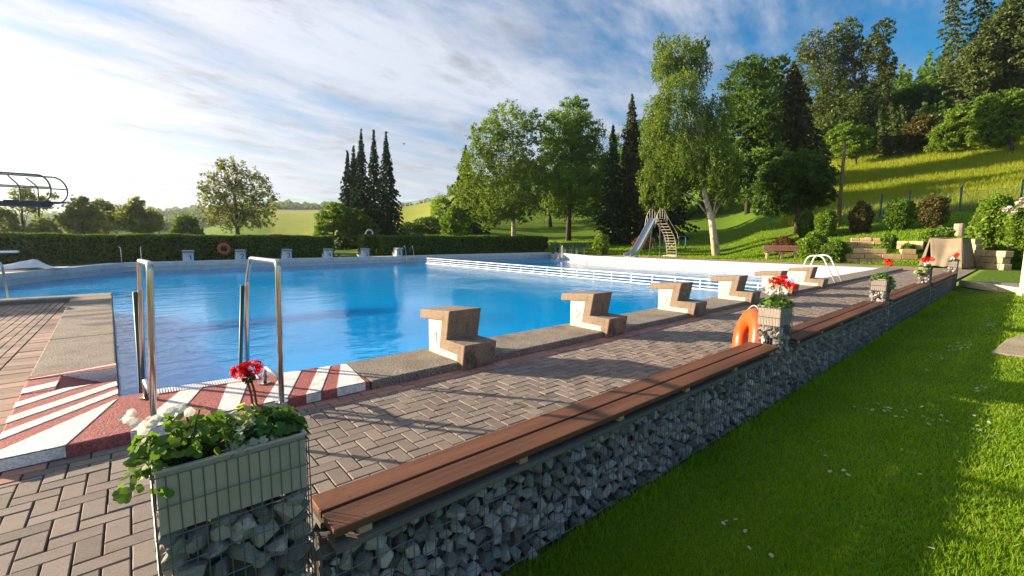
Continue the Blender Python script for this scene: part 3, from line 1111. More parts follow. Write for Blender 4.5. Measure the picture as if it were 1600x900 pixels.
def build_sections():
    for i, (x0, x1) in enumerate(BENCH_SECT):
        o = Vector((x0, 0, 0))
        w = thing('gabion_wall', WL[i], 'wall', (x0, YF, ZF), 'gabion walls along the lawn')
        loc = Vector((x0, YF, ZF))
        a, b = x0 - .04, x1 + .04
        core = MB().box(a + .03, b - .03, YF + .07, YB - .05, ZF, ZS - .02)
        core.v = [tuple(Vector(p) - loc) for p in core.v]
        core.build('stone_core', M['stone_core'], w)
        rmin, rmax = (.021, .041) if i == 0 else (.026, .040) if i == 1 else (.032, .044)
        spots = [(Vector((u, YF + .042 + random.uniform(-.008, .016), v)) - loc, 1, r) for u, v, r in pack_face(a, b, ZF, ZS, rmin, rmax)]
        spots += [(Vector((u, YB - .04, v)) - loc, 1, r) for u, v, r in pack_face(a, b, .0, ZS, .042, .05)]
        world = [(p + loc, ax, r) for p, ax, r in spots]
        # choose by the true position, place by the local one
        key = {id(s): s for s in spots}

        class S(tuple):
            pass
        ns = [300, 110, 0, 0][i]
        order = sorted(range(len(spots)), key=lambda k: (0 if (project(world[k][0]) is None or world[k][0].y > 1.65 or not (2 < project(world[k][0])[0] < 1598 and 2 < project(world[k][0])[1] < 898)) else world[k][2] / world[k][0].length), reverse=True)
        rest = MB()
        for c, k in enumerate(order):
            p, ax, r = spots[k]
            q = random.randrange(len(STONES))
            rot = Matrix.Rotation(random.uniform(0, 6.28), 3, 'Z') @ Matrix.Rotation(random.uniform(0, 6.28), 3, 'X')
            s = Vector((r * random.uniform(1., 1.35), r * random.uniform(.9, 1.2), r * random.uniform(.8, 1.05)))
            if c < ns:
                inst(STONES[q], 'stone', w, p, rot.to_euler(), s)
            else:
                co, fs = ST_NP[q]
                R3 = np.array(rot @ Matrix.Diagonal(s))
                rest.add((co @ R3.T + np.array(p)).tolist(), fs)
        tag(rest.build('stones', M['stone'], w), kind='stuff')
        wm = MB()
        k = max(1, round((b - a) / 1.05))
        for j in range(k):
            wire_grid(wm, 1, YF - .004, a + (b - a) * j / k, a + (b - a) * (j + 1) / k, ZF, ZS, .05, .095, .0024 if i < 2 else .0028)
        if i == 0:
            wire_grid(wm, 0, a - .004, YF, YB, ZF, ZS, .05, .095)
        wm.v = [tuple(Vector(p) - loc) for p in wm.v]
        wm.build('wire_mesh', M['wire'], w)
        # weathered boards on top of the stones
        n = max(1, round((x1 - x0) / 1.4))
        for j in range(n):
            u0, u1 = x0 + (x1 - x0) * j / n + .004, x0 + (x1 - x0) * (j + 1) / n - .004
            sb = MB().box(u0, u1, 1.492 + random.uniform(0, .008), 1.60, ZS, .338)
            sb.v = [tuple(Vector(p) - loc) for p in sb.v]
            sb.build('sill_board', M['wood_old'], w, bevel=.003)
            sb = MB().box(u0, u1, 1.68, 1.81, ZS, .338)
            sb.v = [tuple(Vector(p) - loc) for p in sb.v]
            sb.build('sill_board', M['wood_old'], w, bevel=.003)
        # bench
        bl = Vector((x0, 1.51, .338))
        be = thing('plank_bench', BL[i], 'bench', bl, 'wooden benches on the gabion walls')
        for (y0, y1) in ((1.51, 1.640), (1.657, 1.787)):
            MB().box(0, x1 - x0, y0 - bl.y, y1 - bl.y, .034, .064).build('plank', M['wood'], be, bevel=.004)
        nb = max(2, round((x1 - x0) / .72))
        sup = []
        for j in range(nb):
            x = .12 + (x1 - x0 - .24) * j / (nb - 1)
            MB().box(x - .025, x + .025, .015, .27, 0, .0335).build('support_block', M['wood_pale'], be)
        bo = MB()
        for j in range(nb):
            x = .12 + (x1 - x0 - .24) * j / (nb - 1)
            for y in (.03, .10, .177, .247):
                bo.poly([(x + .0055 * math.cos(t * PI / 3), y + .0055 * math.sin(t * PI / 3)) for t in range(6)], .063, .0648)
        tag(bo.build('screw_heads', M['dark_metal'], be), kind='stuff')


build_sections()

PL = ['stone-filled wire pillar at the near end of the first bench, bottom of the picture',
      'stone-filled wire pillar with the orange ring leaning on it',
      'third wire and stone pillar, carrying a box with a lone red flower stem',
      'fourth wire and stone pillar, in front of the beige tent cover',
      'last wire and stone pillar at the end of the wall by the kerb']
FB = ['large grey metal flower box nearest the viewer, with white and red flowers',
      'grey metal flower box above the orange ring',
      'metal flower box on the third pillar with trailing yellow foliage',
      'small metal flower box in front of the tent, holding red and white flowers',
      'farthest metal flower box, at the end of the wall']


def build_pillars():
    for i, (x0, x1) in enumerate(PILLARS):
        y0, y1 = 1.545, 1.755
        zt, zb = .765, .578
        loc = Vector((x0, y0, ZF))
        t = thing('gabion_pillar', PL[i], 'pillar', loc, 'gabion pillars carrying flower boxes')
        L = lambda p: Vector(p) - loc
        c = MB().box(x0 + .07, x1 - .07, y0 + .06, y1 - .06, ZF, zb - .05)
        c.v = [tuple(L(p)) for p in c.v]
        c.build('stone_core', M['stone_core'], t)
        rr = (.026, .046) if i == 0 else (.032, .045)
        sp = []
        for u, v, r in pack_face(x0, x1, ZF, zb - .005, *rr):
            sp.append((Vector((u, y0 + .035, v)), r))
        for u, v, r in pack_face(y0, y1, ZF, zb - .005, *rr):
            sp.append((Vector((x0 + .035, u, v)), r))
        for u, v, r in pack_face(y0, y1, ZF, zb - .005, .036, .045):
            sp.append((Vector((x1 - .035, u, v)), r))
        for u, v, r in pack_face(x0, x1, 0, zb - .005, .038, .045):
            sp.append((Vector((u, y1 - .035, v)), r))
        for u, v, r in pack_face(x0, x1, y0, y1, .03, .04):
            sp.append((Vector((u, v, zb - .06)), r))
        rest = MB()
        for p, r in sp:
            q = random.randrange(len(STONES))
            rot = Matrix.Rotation(random.uniform(0, 6.28), 3, 'Z') @ Matrix.Rotation(random.uniform(0, 6.28), 3, 'X')
            s = Vector((r * random.uniform(1., 1.3), r * random.uniform(.9, 1.2), r * random.uniform(.8, 1.05)))
            px = project(p)
            vis = px is not None and 0 < px[0] < 1600 and 0 < px[1] < 899 and (p.y < y0 + .06 or p.x < x0 + .05)
            if i < 2 and vis:
                inst(STONES[q], 'stone', t, L(p), rot.to_euler(), s)
            else:
                co, fs = ST_NP[q]
                R3 = np.array(rot @ Matrix.Diagonal(s))
                rest.add((co @ R3.T + np.array(L(p))).tolist(), fs)
        tag(rest.build('stones', M['stone'], t), kind='stuff')
        w = MB()
        r = .0017 if i < 2 else .0024
        for cY in (y0 - .004, y1 + .004):
            wire_grid(w, 1, cY, x0 - .004, x1 + .004, ZF, zt - .01, .029 if i == 0 else .036, .094, r)
        for cX in (x0 - .004, x1 + .004):
            wire_grid(w, 0, cX, y0 - .004, y1 + .004, ZF, zt - .01, .029 if i == 0 else .026, .094, r)
        w.v = [tuple(L(p)) for p in w.v]
        w.build('wire_mesh', M['wire'], t)
        # the metal box let into the top of the cage
        bl = Vector((x0, y0, zb))
        b = thing('flower_box', FB[i], 'planter', bl, 'metal flower boxes on the gabion pillars')
        W, Dp, Hh = x1 - x0, y1 - y0, zt - zb
        k = MB()
        th = .006
        k.box(.004, W - .004, .004, .004 + th, 0, Hh)
        k.box(.004, W - .004, Dp - .004 - th, Dp - .004, 0, Hh)
        k.box(.004, .004 + th, .004 + th, Dp - .004 - th, 0, Hh)
        k.box(W - .004 - th, W - .004, .004 + th, Dp - .004 - th, 0, Hh)
        k.box(.004 + th, W - .004 - th, .004 + th, Dp - .004 - th, 0, .006)
        k.build('box_body', M['galv'], b)
        rm = MB()
        rm.box(-.003, W + .003, -.004, .012, Hh, Hh + .007)
        rm.box(-.003, W + .003, Dp - .012, Dp + .004, Hh, Hh + .007)
        rm.box(-.003, .010, .0121, Dp - .0121, Hh, Hh + .007)
        rm.box(W - .010, W + .003, .0121, Dp - .0121, Hh, Hh + .007)
        rm.build('box_rim', M['galv'], b, bevel=.002)
        MB().box(.011, W - .011, .011, Dp - .011, .08, Hh - .02).build('soil', M['soil'], b)


build_pillars()


# ------------------------------------------------------------------ start blocks
STROKES = {1: [[(-.2, .62), (.15, .95), (.15, 0)]],
           2: [[(-.3, .72), (-.22, .92), (0, 1), (.22, .92), (.3, .72), (.22, .52), (-.3, 0), (.32, 0)]],
           3: [[(-.28, .86), (-.08, 1), (.14, .97), (.27, .8), (.2, .6), (-.02, .53), (.22, .45), (.3, .25), (.18, .05), (-.06, 0), (-.3, .12)]],
           4: [[(.02, 1), (-.3, .34), (.32, .34)], [(.14, .55), (.14, 0)]],
           5: [[(.28, 1), (-.2, 1), (-.26, .56), (-.02, .64), (.22, .54), (.3, .3), (.2, .08), (-.04, 0), (-.3, .1)]],
           6: [[(.2, .96), (-.06, .98), (-.26, .68), (-.3, .3), (-.16, .04), (.06, 0), (.26, .12), (.3, .34), (.16, .52), (-.06, .53), (-.28, .36)]]}
PROF_SLAB = [(4.80, .56), (4.80, .45), (4.30, .488), (4.355, .155), (3.99, .15), (4.0, .05), (4.0, -.01), (3.89, -.01), (3.845, .278), (4.205, .28), (4.135, .617)]
PROF_PED = [(4.60, .462), (4.31, .484), (4.365, .16), (4.0, .155), (4.005, .082), (4.60, .078)]
NEAR_L = ['concrete start block with a faint 1 on its cream side, nearest the striped corner',
          'concrete start block with 2 on its cream side, second on the near edge',
          'concrete start block with 3 and a chalk scrawl on its back',
          'concrete start block with 4 on its cream side, left of the geraniums',
          'concrete start block with 5 on its side, half hidden by red geraniums',
          'concrete start block with 6, last on the near edge, beside the arched ladder']
FAR_L = ['far start block with black 1 before the long hedge',
         'far start block with black 2 beside the faded life ring',
         'far start block with black 3 in front of the hedge',
         'far start block with black 4 near the end of the left hedge',
         'far start block with black 5 in front of the hedge gap',
         'far start block with black 6 beside the far chrome ladder']


def digit(mb, n, place, h, r):
    for st in STROKES[n]:
        pts = [place(x * h, y * h) for x, y in st]
        mb.tube(pts, r, 5)


def build_blocks():
    W = .44
    for n in range(6):
        x = 2.62 + 2.5 * n
        t = thing('start_block', NEAR_L[n], 'starting block', (x, 4.3, 0), 'starting blocks on the near pool edge')
        s = MB().loft([(0, y - 4.3, z) for y, z in PROF_SLAB], [(W, y - 4.3, z) for y, z in PROF_SLAB])
        s.build('concrete_slab', M['block'], t, bevel=.012, seg=2)
        p = MB().loft([(.006, y - 4.3, z) for y, z in PROF_PED], [(W - .006, y - 4.3, z) for y, z in PROF_PED])
        p.build('pedestal', M['panel'], t)
        d = MB()
        digit(d, n + 1, lambda a, b: (.006, .165 - a - .02 + .0, .21 + b), .13, .0058)
        d.build('number', M['digit'], t)
        if n == 2:
            c = MB()
            random.seed(5)
            for _ in range(8):
                a = Vector((W * random.uniform(.3, .7), 0, random.uniform(.34, .55)))
                b = a + Vector((random.uniform(-.10, .10), 0, random.uniform(-.12, .08)))
                yy = lambda z: 4.205 - (z - .28) * (.07 / .337) - 4.3 - .003
                c.tube([(a.x, yy(a.z), a.z), (b.x, yy(b.z), max(.3, b.z))], .003, 4)
            c.build('chalk_scrawl', M['chalk'], t)
    for n in range(6):
        x = 2.06 + 2.5 * n
        t = thing('start_block', FAR_L[n], 'starting block', (x, 30.06, .05), 'starting blocks on the far pool edge')
        t.scale = (.9, .9, .86)
        Wf = .56
        # front (towards the pool) is at -Y here
        prof = [(-.24 + 0, .66), (-.24, .56), (.36, .52), (.36, .24), (.8, .24), (.8, .34), (.46, .34), (.46, .70)]
        MB().loft([(0, y, z) for y, z in prof][::-1], [(Wf, y, z) for y, z in prof][::-1]).build('concrete_slab', M['slab_grey'], t, bevel=.012)
        MB().loft([(.03, y, z) for y, z in ((0, 0), (.78, 0), (.78, .235), (.355, .235), (.355, .515), (0, .54))],
                  [(Wf - .03, y, z) for y, z in ((0, 0), (.78, 0), (.78, .235), (.355, .235), (.355, .515), (0, .54))]).build('pedestal', M['panel_white'], t)
        d = MB()
        digit(d, n + 1, lambda a, b: (Wf * .6 + a, -.006, .10 + b), .30, .026)
        d.build('number', M['digit_dark'], t)


build_blocks()


# ------------------------------------------------------------------ ladders and rails
def fillet(pts, r=.05, n=5):
    pts = [Vector(p) for p in pts]
    out = [pts[0]]
    for a, b, c in zip(pts[:-2], pts[1:-1], pts[2:]):
        u, v = (a - b), (c - b)
        k = min(r, u.length * .45, v.length * .45)
        p0, p1 = b + u.normalized() * k, b + v.normalized() * k
        for i in range(n + 1):
            s = i / n
            out.append(p0 * (1 - s) ** 2 + b * 2 * s * (1 - s) + p1 * s * s)
    out.append(pts[-1])
    return out


def build_near_ladder():
    t = thing('pool_ladder', 'steel pool ladder with two tall square handrails at the striped corner', 'pool ladder', (.43, 4.4, COP))
    L = Vector((.43, 4.4, COP))

    def T(name, pts, r, m, fil=0, n=10):
        pts = [Vector(p) - L for p in pts]
        if fil:
            pts = fillet(pts, fil)
        return MB().tube(pts, r, n).build(name, m, t, smooth=True)
    for (x, y0, y1, y2, tf, bx) in ((.03, 4.10, 4.98, 5.16, .055, -.03), (.84, 3.88, 5.0, 5.2, .03, .0)):
        T('handrail', [(x, y0, COP), (x + tf, y0 + .01, 1.232), (x + bx + .04, y1, 1.215), (x + bx + .03, y2, .96), (x + bx - .02, y2 + .05, COP - .2)], .0215, M['steel'], .045)
        T('stringer', [(x + bx - .01, y2 + .03, .93), (x + bx - .04, y2 + .50, -.5), (x + bx - .05, y2 + .62, -.9)], .018, M['green_steel'])
        T('brace', [(x, y0 + .03, .285), (x + bx, y0 + .52, .26), (x + bx, y0 + .62, COP)], .02, M['steel'], .06)
        for (fy) in (y0, y0 + .62):
            fx = x + (bx if fy > y0 else 0)
            MB().tube([Vector((fx, fy, COP + .001)) - L, Vector((fx, fy, COP + .014)) - L], .05, 14).build('flange', M['steel'], t)
    for k in range(3):
        y, z = 5.36 + k * .1, -.1 - k * .28
        MB().box(.03 - L.x, .81 - L.x, y - .04 - L.y, y + .04 - L.y, z - L.z - .02, z - L.z + .01).build('tread', M['grate'], t)


build_near_ladder()


def arch_ladder(name_label, p0, side, out, h, w, reach, foot_out, label, mat_=None, treads=True):
    """pair of arched rails: from the deck up, over the edge and down into the water"""
    mt_ = mat_ or M['steel']
    p0, side, out = Vector(p0), Vector(side).normalized(), Vector(out).normalized()
    t = thing('pool_ladder', label, 'pool ladder', p0)
    for s in (-.5, .5):
        b = side * (s * w)
        pts = [b - out * foot_out, b - out * (foot_out * .35) + Vector((0, 0, h)), b + out * (reach * .45) + Vector((0, 0, h * .97)), b + out * reach + Vector((0, 0, -.1)), b + out * reach + Vector((0, 0, -.9))]
        MB().tube(fillet(pts, .16, 6), .022, 8).build('handrail', mt_, t, smooth=True)
    if treads:
        for k in range(3):
            c = out * (reach + .0) + Vector((0, 0, -.12 - .27 * k))
            MB().obox(c, side * (w * .5), out * .05, (0, 0, .012)).build('tread', M['white_steel'], t)
    return t


arch_ladder('', (16.98, 4.55, COP), (1, .0, 0), (0, 1, 0), .84, .72, .42, .62, 'white arched pool ladder right of start block 6', M['white_steel'])
arch_ladder('', (15.55, 30.15, .05), (1, 0, 0), (0, -1, 0), .72, .62, .35, .5, 'chrome arched ladder on the far edge beside the white barrier')
arch_ladder('', (-2.45, 14.0, COP), (1, 0, 0), (0, 1, 0), .78, .62, .45, .6, 'short arched handrails at the left edge behind the brown paving', M['steel'])
t = thing('pool_ladder', 'two thin upright ladder rails in the far left pool corner', 'pool ladder', (-.05, 30.1, .05))
for x in (-.42, .36):
    MB().tube(fillet([(x * 1.25, .35, .82), (x, .02, .75), (x, -.14, -1.2)], .05), .024, 8).build('handrail', M['steel'], t, smooth=True)
for k in range(3):
    MB().box(-.42, .36, -.2, -.1, -.2 - k * .22, -.17 - k * .22).build('tread', M['white_steel'], t)

# barrier between the swimmers' and non-swimmers' water
t = thing('pool_barrier', 'long white pipe railing dividing the blue deep water from the shallow end', 'railing', (15.9, 4.9, WATER_Z))
for k in range(24):
    y = 4.9 + k * 1.0 - 4.9 - .0
    MB().tube([(0, y, -.6), (0, y, .36)], .022, 6).build('post', M['white_steel'], t)
for z in (.365, .235, .105):
    MB().tube([(0, -.15, z), (0, 23.1, z)], .021 if z < .3 else .028, 6).build('rail', M['white_steel'], t)
MB().box(-.10, .08, -.15, 23.1, -.5, .022).build('base_beam', M['white_steel'], t)

# stepped rail at the far corner of the shallow end
p = atD(878, 399, 37)
t = thing('stair_rail', 'sloping steel stair rail at the far corner of the shallow end', 'handrail', (p.x, p.y, 0))
MB().tube(fillet([(-2.2, -1.5, -.3), (-.1, 0, .85), (.35, .25, .85)], .05), .03, 7).build('rail', M['steel'], t)
for q in ((-.05, .02), (.28, .22), (-1.5, -1.02)):
    MB().tube([(q[0], q[1], -.2), (q[0], q[1], .85 if q[0] > -1 else .12)], .028, 7).build('post', M['steel'], t)


# orange life ring leaning against the second pillar
def life_ring(name, label, c, R, r, tang, up, m, rope=True):
    c, tang, up = Vector(c), Vector(tang).normalized(), Vector(up).normalized()
    up = (up - tang * up.dot(tang)).normalized()
    nrm = tang.cross(up)
    t = thing(name, label, 'life ring', c)
    mb = MB()
    n, k = 40, 12
    vs, fs = [], []
    for i in range(n):
        a = 2 * PI * i / n
        d = tang * math.cos(a) + up * math.sin(a)
        for j in range(k):
            b = 2 * PI * j / k
            vs.append(d * (R + r * 1.15 * math.cos(b)) + nrm * (r * .8 * math.sin(b)))
            fs.append((i * k + j, ((i + 1) % n) * k + j, ((i + 1) % n) * k + (j + 1) % k, i * k + (j + 1) % k))
    mb.add(vs, fs)
    mb.build('ring', m, t, smooth=True)
    if rope:
        rp = MB()
        for q in range(4):
            a0 = q * PI / 2 + .4
            pts = []
            for i in range(9):
                a = a0 + PI / 2 * i / 8
                rr = R + r * 1.25 + .035 * math.sin(PI * i / 8)
                pts.append((tang * math.cos(a) + up * math.sin(a)) * rr + nrm * (.01))
            rp.tube(pts, .006, 5)
        for q in range(5):
            a = Vector((0, 0, -.05)) + tang * random.uniform(.05, .2)
            rp.tube([a + nrm * .06, a + nrm * .05 + tang * random.uniform(-.12, .1) - up * .12, a - up * random.uniform(.2, .3)], .006, 5)
        rp.build('grab_rope', M['rope'], t)
    return t


life_ring('life_ring', 'bright orange ring leaning on the pillar beside the bench', (5.17, 1.99, .31), .25, .088, (.78, .63, 0), (.10, -.12, 1), M['orange'])
p = atY(350, 389, 31.6)
life_ring('life_ring', 'small faded orange life ring hanging in front of the left hedge', p, .26, .085, (1, 0, 0), (0, 0, 1), M['faded_orange'], False)
t = thing('life_ring_stand', 'thin post carrying the faded life ring in front of the hedge', 'post', (p.x, 31.75, -.02))
MB().tube([(0, 0, 0), (0, 0, p.z + .3)], .03, 6).build('post', M['dark_metal'], t)
MB().tube([(-.1, -.1, p.z + .22), (.1, -.1, p.z + .22)], .02, 6).build('hook', M['dark_metal'], t)


# ------------------------------------------------------------------ plants in the boxes
def leaf_shape(kind):
    vs, fs = [(0, 0, .0)], []
    n = 12
    for i in range(n):
        a = 2 * PI * i / n
        if kind == 'round':
            r = 1 + .13 * math.cos(5 * a)
            if i == 9:
                r = .45
        else:
            r = .55 + .45 * abs(math.sin(a))
        vs.append((r * math.cos(a), r * math.sin(a), .18 * r * r - .25 * abs(math.cos(a)) * .3 + (.05 if i % 2 else -.04)))
    for i in range(n):
        fs.append((0, 1 + i, 1 + (i + 1) % n))
    return vs, fs


def leaf_data(name, kind, m):
    me = bpy.data.meshes.new(name)
    v, f = leaf_shape(kind)
    me.from_pydata(v, [], f)
    me.materials.append(m)
    me.polygons.foreach_set('use_smooth', [True] * len(f))
    return me


LEAF = {'ger': leaf_data('leaf', 'round', M['lf_ger']), 'pet': leaf_data('leaf', 'oval', M['lf_pet']),
        'var': leaf_data('leaf', 'round', M['lf_var']), 'sil': leaf_data('leaf', 'round', M['lf_silver'])}


def leafy(plant, kind, n, box, size, single=True, stems_=True):
    """n leaves over a low mound; box: (x0,x1,y0,y1,z0,z1) local"""
    x0, x1, y0, y1, z0, z1 = box
    cx, cy = (x0 + x1) / 2, (y0 + y1) / 2
    rest = MB()
    sv, sf = leaf_shape('oval' if kind == 'pet' else 'round')
    stems = MB()
    for i in range(n):
        u, v = random.uniform(-1, 1), random.uniform(-1, 1)
        e = max(0., 1 - (u * u + v * v) * .45)
        x, y = cx + u * (x1 - x0) / 2, cy + v * (y1 - y0) / 2
        z = z0 + (z1 - z0) * e * random.uniform(.25, 1.0)
        s = size * random.uniform(.7, 1.2)
        d = Vector((u * .8 + random.uniform(-.5, .5), v * .8 + random.uniform(-.5, .5), random.uniform(.35, 1.2))).normalized()
        rot = d.to_track_quat('Z', 'Y') @ Matrix.Rotation(random.uniform(0, 6.28), 3, 'Z').to_quaternion()
        if single:
            inst(LEAF[kind], 'leaf', plant, (x, y, z), rot.to_euler(), (s, s, s))
        else:
            rest.add([Vector((x, y, z)) + rot @ (Vector(q) * s) for q in sv], sf)
        if i % 2 == 0:
            stems.tube([(cx + u * .03, cy + v * .03, z0 - .05), ((x + cx) / 2, (y + cy) / 2, (z + z0) / 2), (x, y, z)], .0022 if single else .003, 4)
    if not single:
        o = rest.build('foliage', LEAF[kind].materials[0], plant)
    if stems_:
        stems.build('stems', M['stem'], plant)


def geranium_head(plant, c, r, n=26, m='petal_red', name='flower_head'):
    mb = MB()
    c = Vector(c)
    for i in range(n):
        d = Vector((random.gauss(0, 1), random.gauss(0, 1), random.gauss(0, 1) + .4)).normalized()
        p = c + d * r * random.uniform(.7, 1.0)
        q = d.to_track_quat('Z', 'Y')
        for k in range(5):
            a = 2 * PI * k / 5 + random.uniform(-.2, .2)
            e = r * .42
            pts = [Vector((0, 0, 0)), Vector((math.cos(a - .55) * e * .8, math.sin(a - .55) * e * .8, e * .12)), Vector((math.cos(a) * e * 1.15, math.sin(a) * e * 1.15, e * .25)), Vector((math.cos(a + .55) * e * .8, math.sin(a + .55) * e * .8, e * .12))]
            mb.add([p + q @ x for x in pts], [(0, 1, 2, 3)])
    mb.build(name, M[m], plant)


def petunia(plant, c, r, d):
    mb = MB()
    d = Vector(d).normalized()
    q = d.to_track_quat('Z', 'Y')
    vs, fs = [(0, 0, -r * .5)], []
    n = 15
    for i in range(n):
        a = 2 * PI * i / n
        rr = r * (1 + .12 * math.cos(5 * a))
        vs.append((rr * .5 * math.cos(a), rr * .5 * math.sin(a), -r * .12))
    for i in range(n):
        a = 2 * PI * i / n
        rr = r * (1 + .12 * math.cos(5 * a))
        vs.append((rr * math.cos(a), rr * math.sin(a), r * random.uniform(-.12, .12)))
    for i in range(n):
        fs.append((0, 1 + i, 1 + (i + 1) % n))
        fs.append((1 + i, 1 + n + i, 1 + n + (i + 1) % n, 1 + (i + 1) % n))
    mb.add([Vector(c) + q @ Vector(v) for v in vs], fs)
    mb.build('flower', M['petal_white'], plant, smooth=True)


def build_flowers():
    random.seed(21)
    x0, x1 = PILLARS[0]
    zt = .765
    y = 1.65
    # near box, left to right: petunia, variegated plant, geranium
    L = Vector((.07, y, zt - .02))
    t = thing('petunia', 'white petunia spilling over the left end of the nearest flower box', 'flower', L)
    leafy(t, 'pet', 170, (-.12, .16, -.10, .12, 0, .15), .019)
    leafy(t, 'pet', 34, (-.15, -.04, -.12, .05, -.05, .06), .018, stems_=False)
    for px, py, s in ((200, 655, .014), (212, 660, .016), (236, 662, .018), (224, 672, .016), (243, 655, .015), (268, 642, .016), (282, 638, .016), (296, 644, .015), (190, 652, .011), (205, 645, .012)):
        p = atY(px, py, y + random.uniform(-.04, .05)) - L
        petunia(t, p, s, (random.uniform(-.5, .2), random.uniform(-1, -.3), random.uniform(.3, 1)))
    L = Vector((.255, y, zt - .02))
    t = thing('variegated_plant', 'pale variegated plant in the middle of the nearest flower box', 'plant', L)
    leafy(t, 'var', 70, (-.06, .06, .0, .10, .03, .12), .0145)
    leafy(t, 'sil', 80, (-.07, .07, -.10, .03, 0, .085), .0135)
    L = Vector((.345, y, zt - .02))
    t = thing('geranium', 'tall red geranium at the right end of the nearest flower box', 'flower', L)
    leafy(t, 'ger', 110, (-.10, .07, -.08, .09, 0, .105), .021)
    st = MB()
    for px, py, s in ((374, 582, .026), (397, 575, .027), (385, 576, .022)):
        p = atY(px, py, y + .05) - L
        geranium_head(t, p, s, 24)
    for px, py in ((385, 590), (391, 588)):
        p = atY(px, py, y + .05) - L
        b = atY(396 + (px - 385), 640, y + .05) - L
        st.tube([b, (b + p) / 2 + Vector((.003, 0, 0)), p], .0036, 6)
    st.build('flower_stems', M['stem_red'], t)
    bd = MB()
    p = atY(389, 591, y + .045) - L
    for i in range(26):
        d = Vector((random.gauss(0, 1), random.gauss(0, 1), random.gauss(0, 1))).normalized() * .022
        bd.tube([p + d * .3, p + d], [.002, .005], 5)
    bd.build('spent_buds', M['stem_red'], t)
    # the other boxes
    specs = [(1, 'bushy light green geranium with three red heads above the orange ring', [(1208, 441, .05), (1221, 439, .05), (1230, 446, .045), (1240, 448, .045), (1226, 435, .035)], [(1195, 453), (1206, 452), (1214, 455), (1225, 456), (1222, 452), (1201, 456)], 'pet', .10),
             (2, 'geranium with one tall leaning red flower in the third box', [(1386, 409, .055), (1391, 412, .05)], [], 'pet', .09),
             (3, 'red and white geranium in front of the tent', [(1447, 405, .07), (1455, 406, .065), (1443, 406, .055)], [(1447, 411), (1451, 410), (1443, 413)], 'ger', .08),
             (4, 'small red geranium in the last box at the wall end', [(1493, 400, .075), (1496, 397, .06), (1491, 403, .05)], [(1486, 402), (1489, 404), (1484, 404)], 'ger', .08)]
    for i, lab, reds, whites, kind, hh in specs:
        a, b = PILLARS[i]
        L = Vector(((a + b) / 2, y, .745))
        t = thing('geranium', lab, 'flower', L)
        leafy(t, kind, 130, (-.19, .19, -.12, .12, 0, hh + .03), .026, single=False)
        st = MB()
        for px, py, s in reds:
            p = atY(px, py, y + random.uniform(-.03, .06)) - L
            geranium_head(t, p, s, 18)
            st.tube([(p.x * .4, p.y * .4, 0), p * .7, p], .004, 4)
        st.build('flower_stems', M['stem'], t)
        for px, py in whites:
            p = atY(px, py, y + random.uniform(-.03, .06)) - L
            petunia(t, p, .034 if i < 3 else .05, (-1, -.5, .6))
        if i in (2, 3):
            t2 = thing('trailing_plant', 'yellow-green trailing plant hanging from the third flower box' if i == 2 else 'yellow-green trailing plant at the left of the tent-side box', 'plant', L)
            leafy(t2, 'var', 80, (.05, .24, -.16, -.02, -.16, .08) if i == 2 else (-.28, -.1, -.1, .15, -.12, .06), .03, single=False)


build_flowers()


# ------------------------------------------------------------------ foliage tools
def rand_units(n):
    v = rng.normal(size=(n, 3))
    return v / np.linalg.norm(v, axis=1, keepdims=True)


def leaf_quads(c, size, flat=0., aspect=.55, down=0.):
    n = len(c)
    u = rand_units(n)
    if down:
        u[:, 2] -= down
        u /= np.linalg.norm(u, axis=1, keepdims=True)
    w = rand_units(n)
    if flat:
        w[:, 2] += flat
    v = np.cross(w, u)
    v /= np.linalg.norm(v, axis=1, keepdims=True) + 1e-9
    s = size * rng.uniform(.6, 1.3, (n, 1))
    u, v = u * s, v * s * aspect
    return np.stack([c + u, c + v, c - u, c - v], 1).reshape(-1, 3)


def blob_points(blobs, n, per=45, spread=.26, droop=0.):
    """points clumped through ellipsoids; blobs: (centre(3), radii(3))"""
    wts = np.array([(b[1][0] * b[1][1] * b[1][2]) ** .72 for b in blobs])
    wts /= wts.sum()
    out = []
    for (c, r), w in zip(blobs, wts):
        c, r = np.array(c), np.array(r)
        k = max(4, int(n * w / per))
        d = rand_units(k)
        rr = rng.uniform(.2, 1., (k, 1)) ** .5
        cl = c + d * rr * r
        cr = spread * float(np.cbrt(np.prod(r))) * rng.uniform(.5, 1.25, (k, 1))
        m_ = np.repeat(np.arange(k), per)
        off = rng.normal(size=(k * per, 3)) * .55
        off[:, 2] *= .75
        if droop:
            off[:, :2] *= .55
            off[:, 2] = -rng.uniform(-.2, 1, k * per) * droop
        out.append(cl[m_] + off * cr[m_])
    return np.concatenate(out)


def mpp(px, D):
    """metres per picture pixel at a place, sideways and upwards"""
    th = math.atan((px - 800) / FPX)
    w = D * math.cos(th)
    return w / FPX * math.cos(th), w / FPX


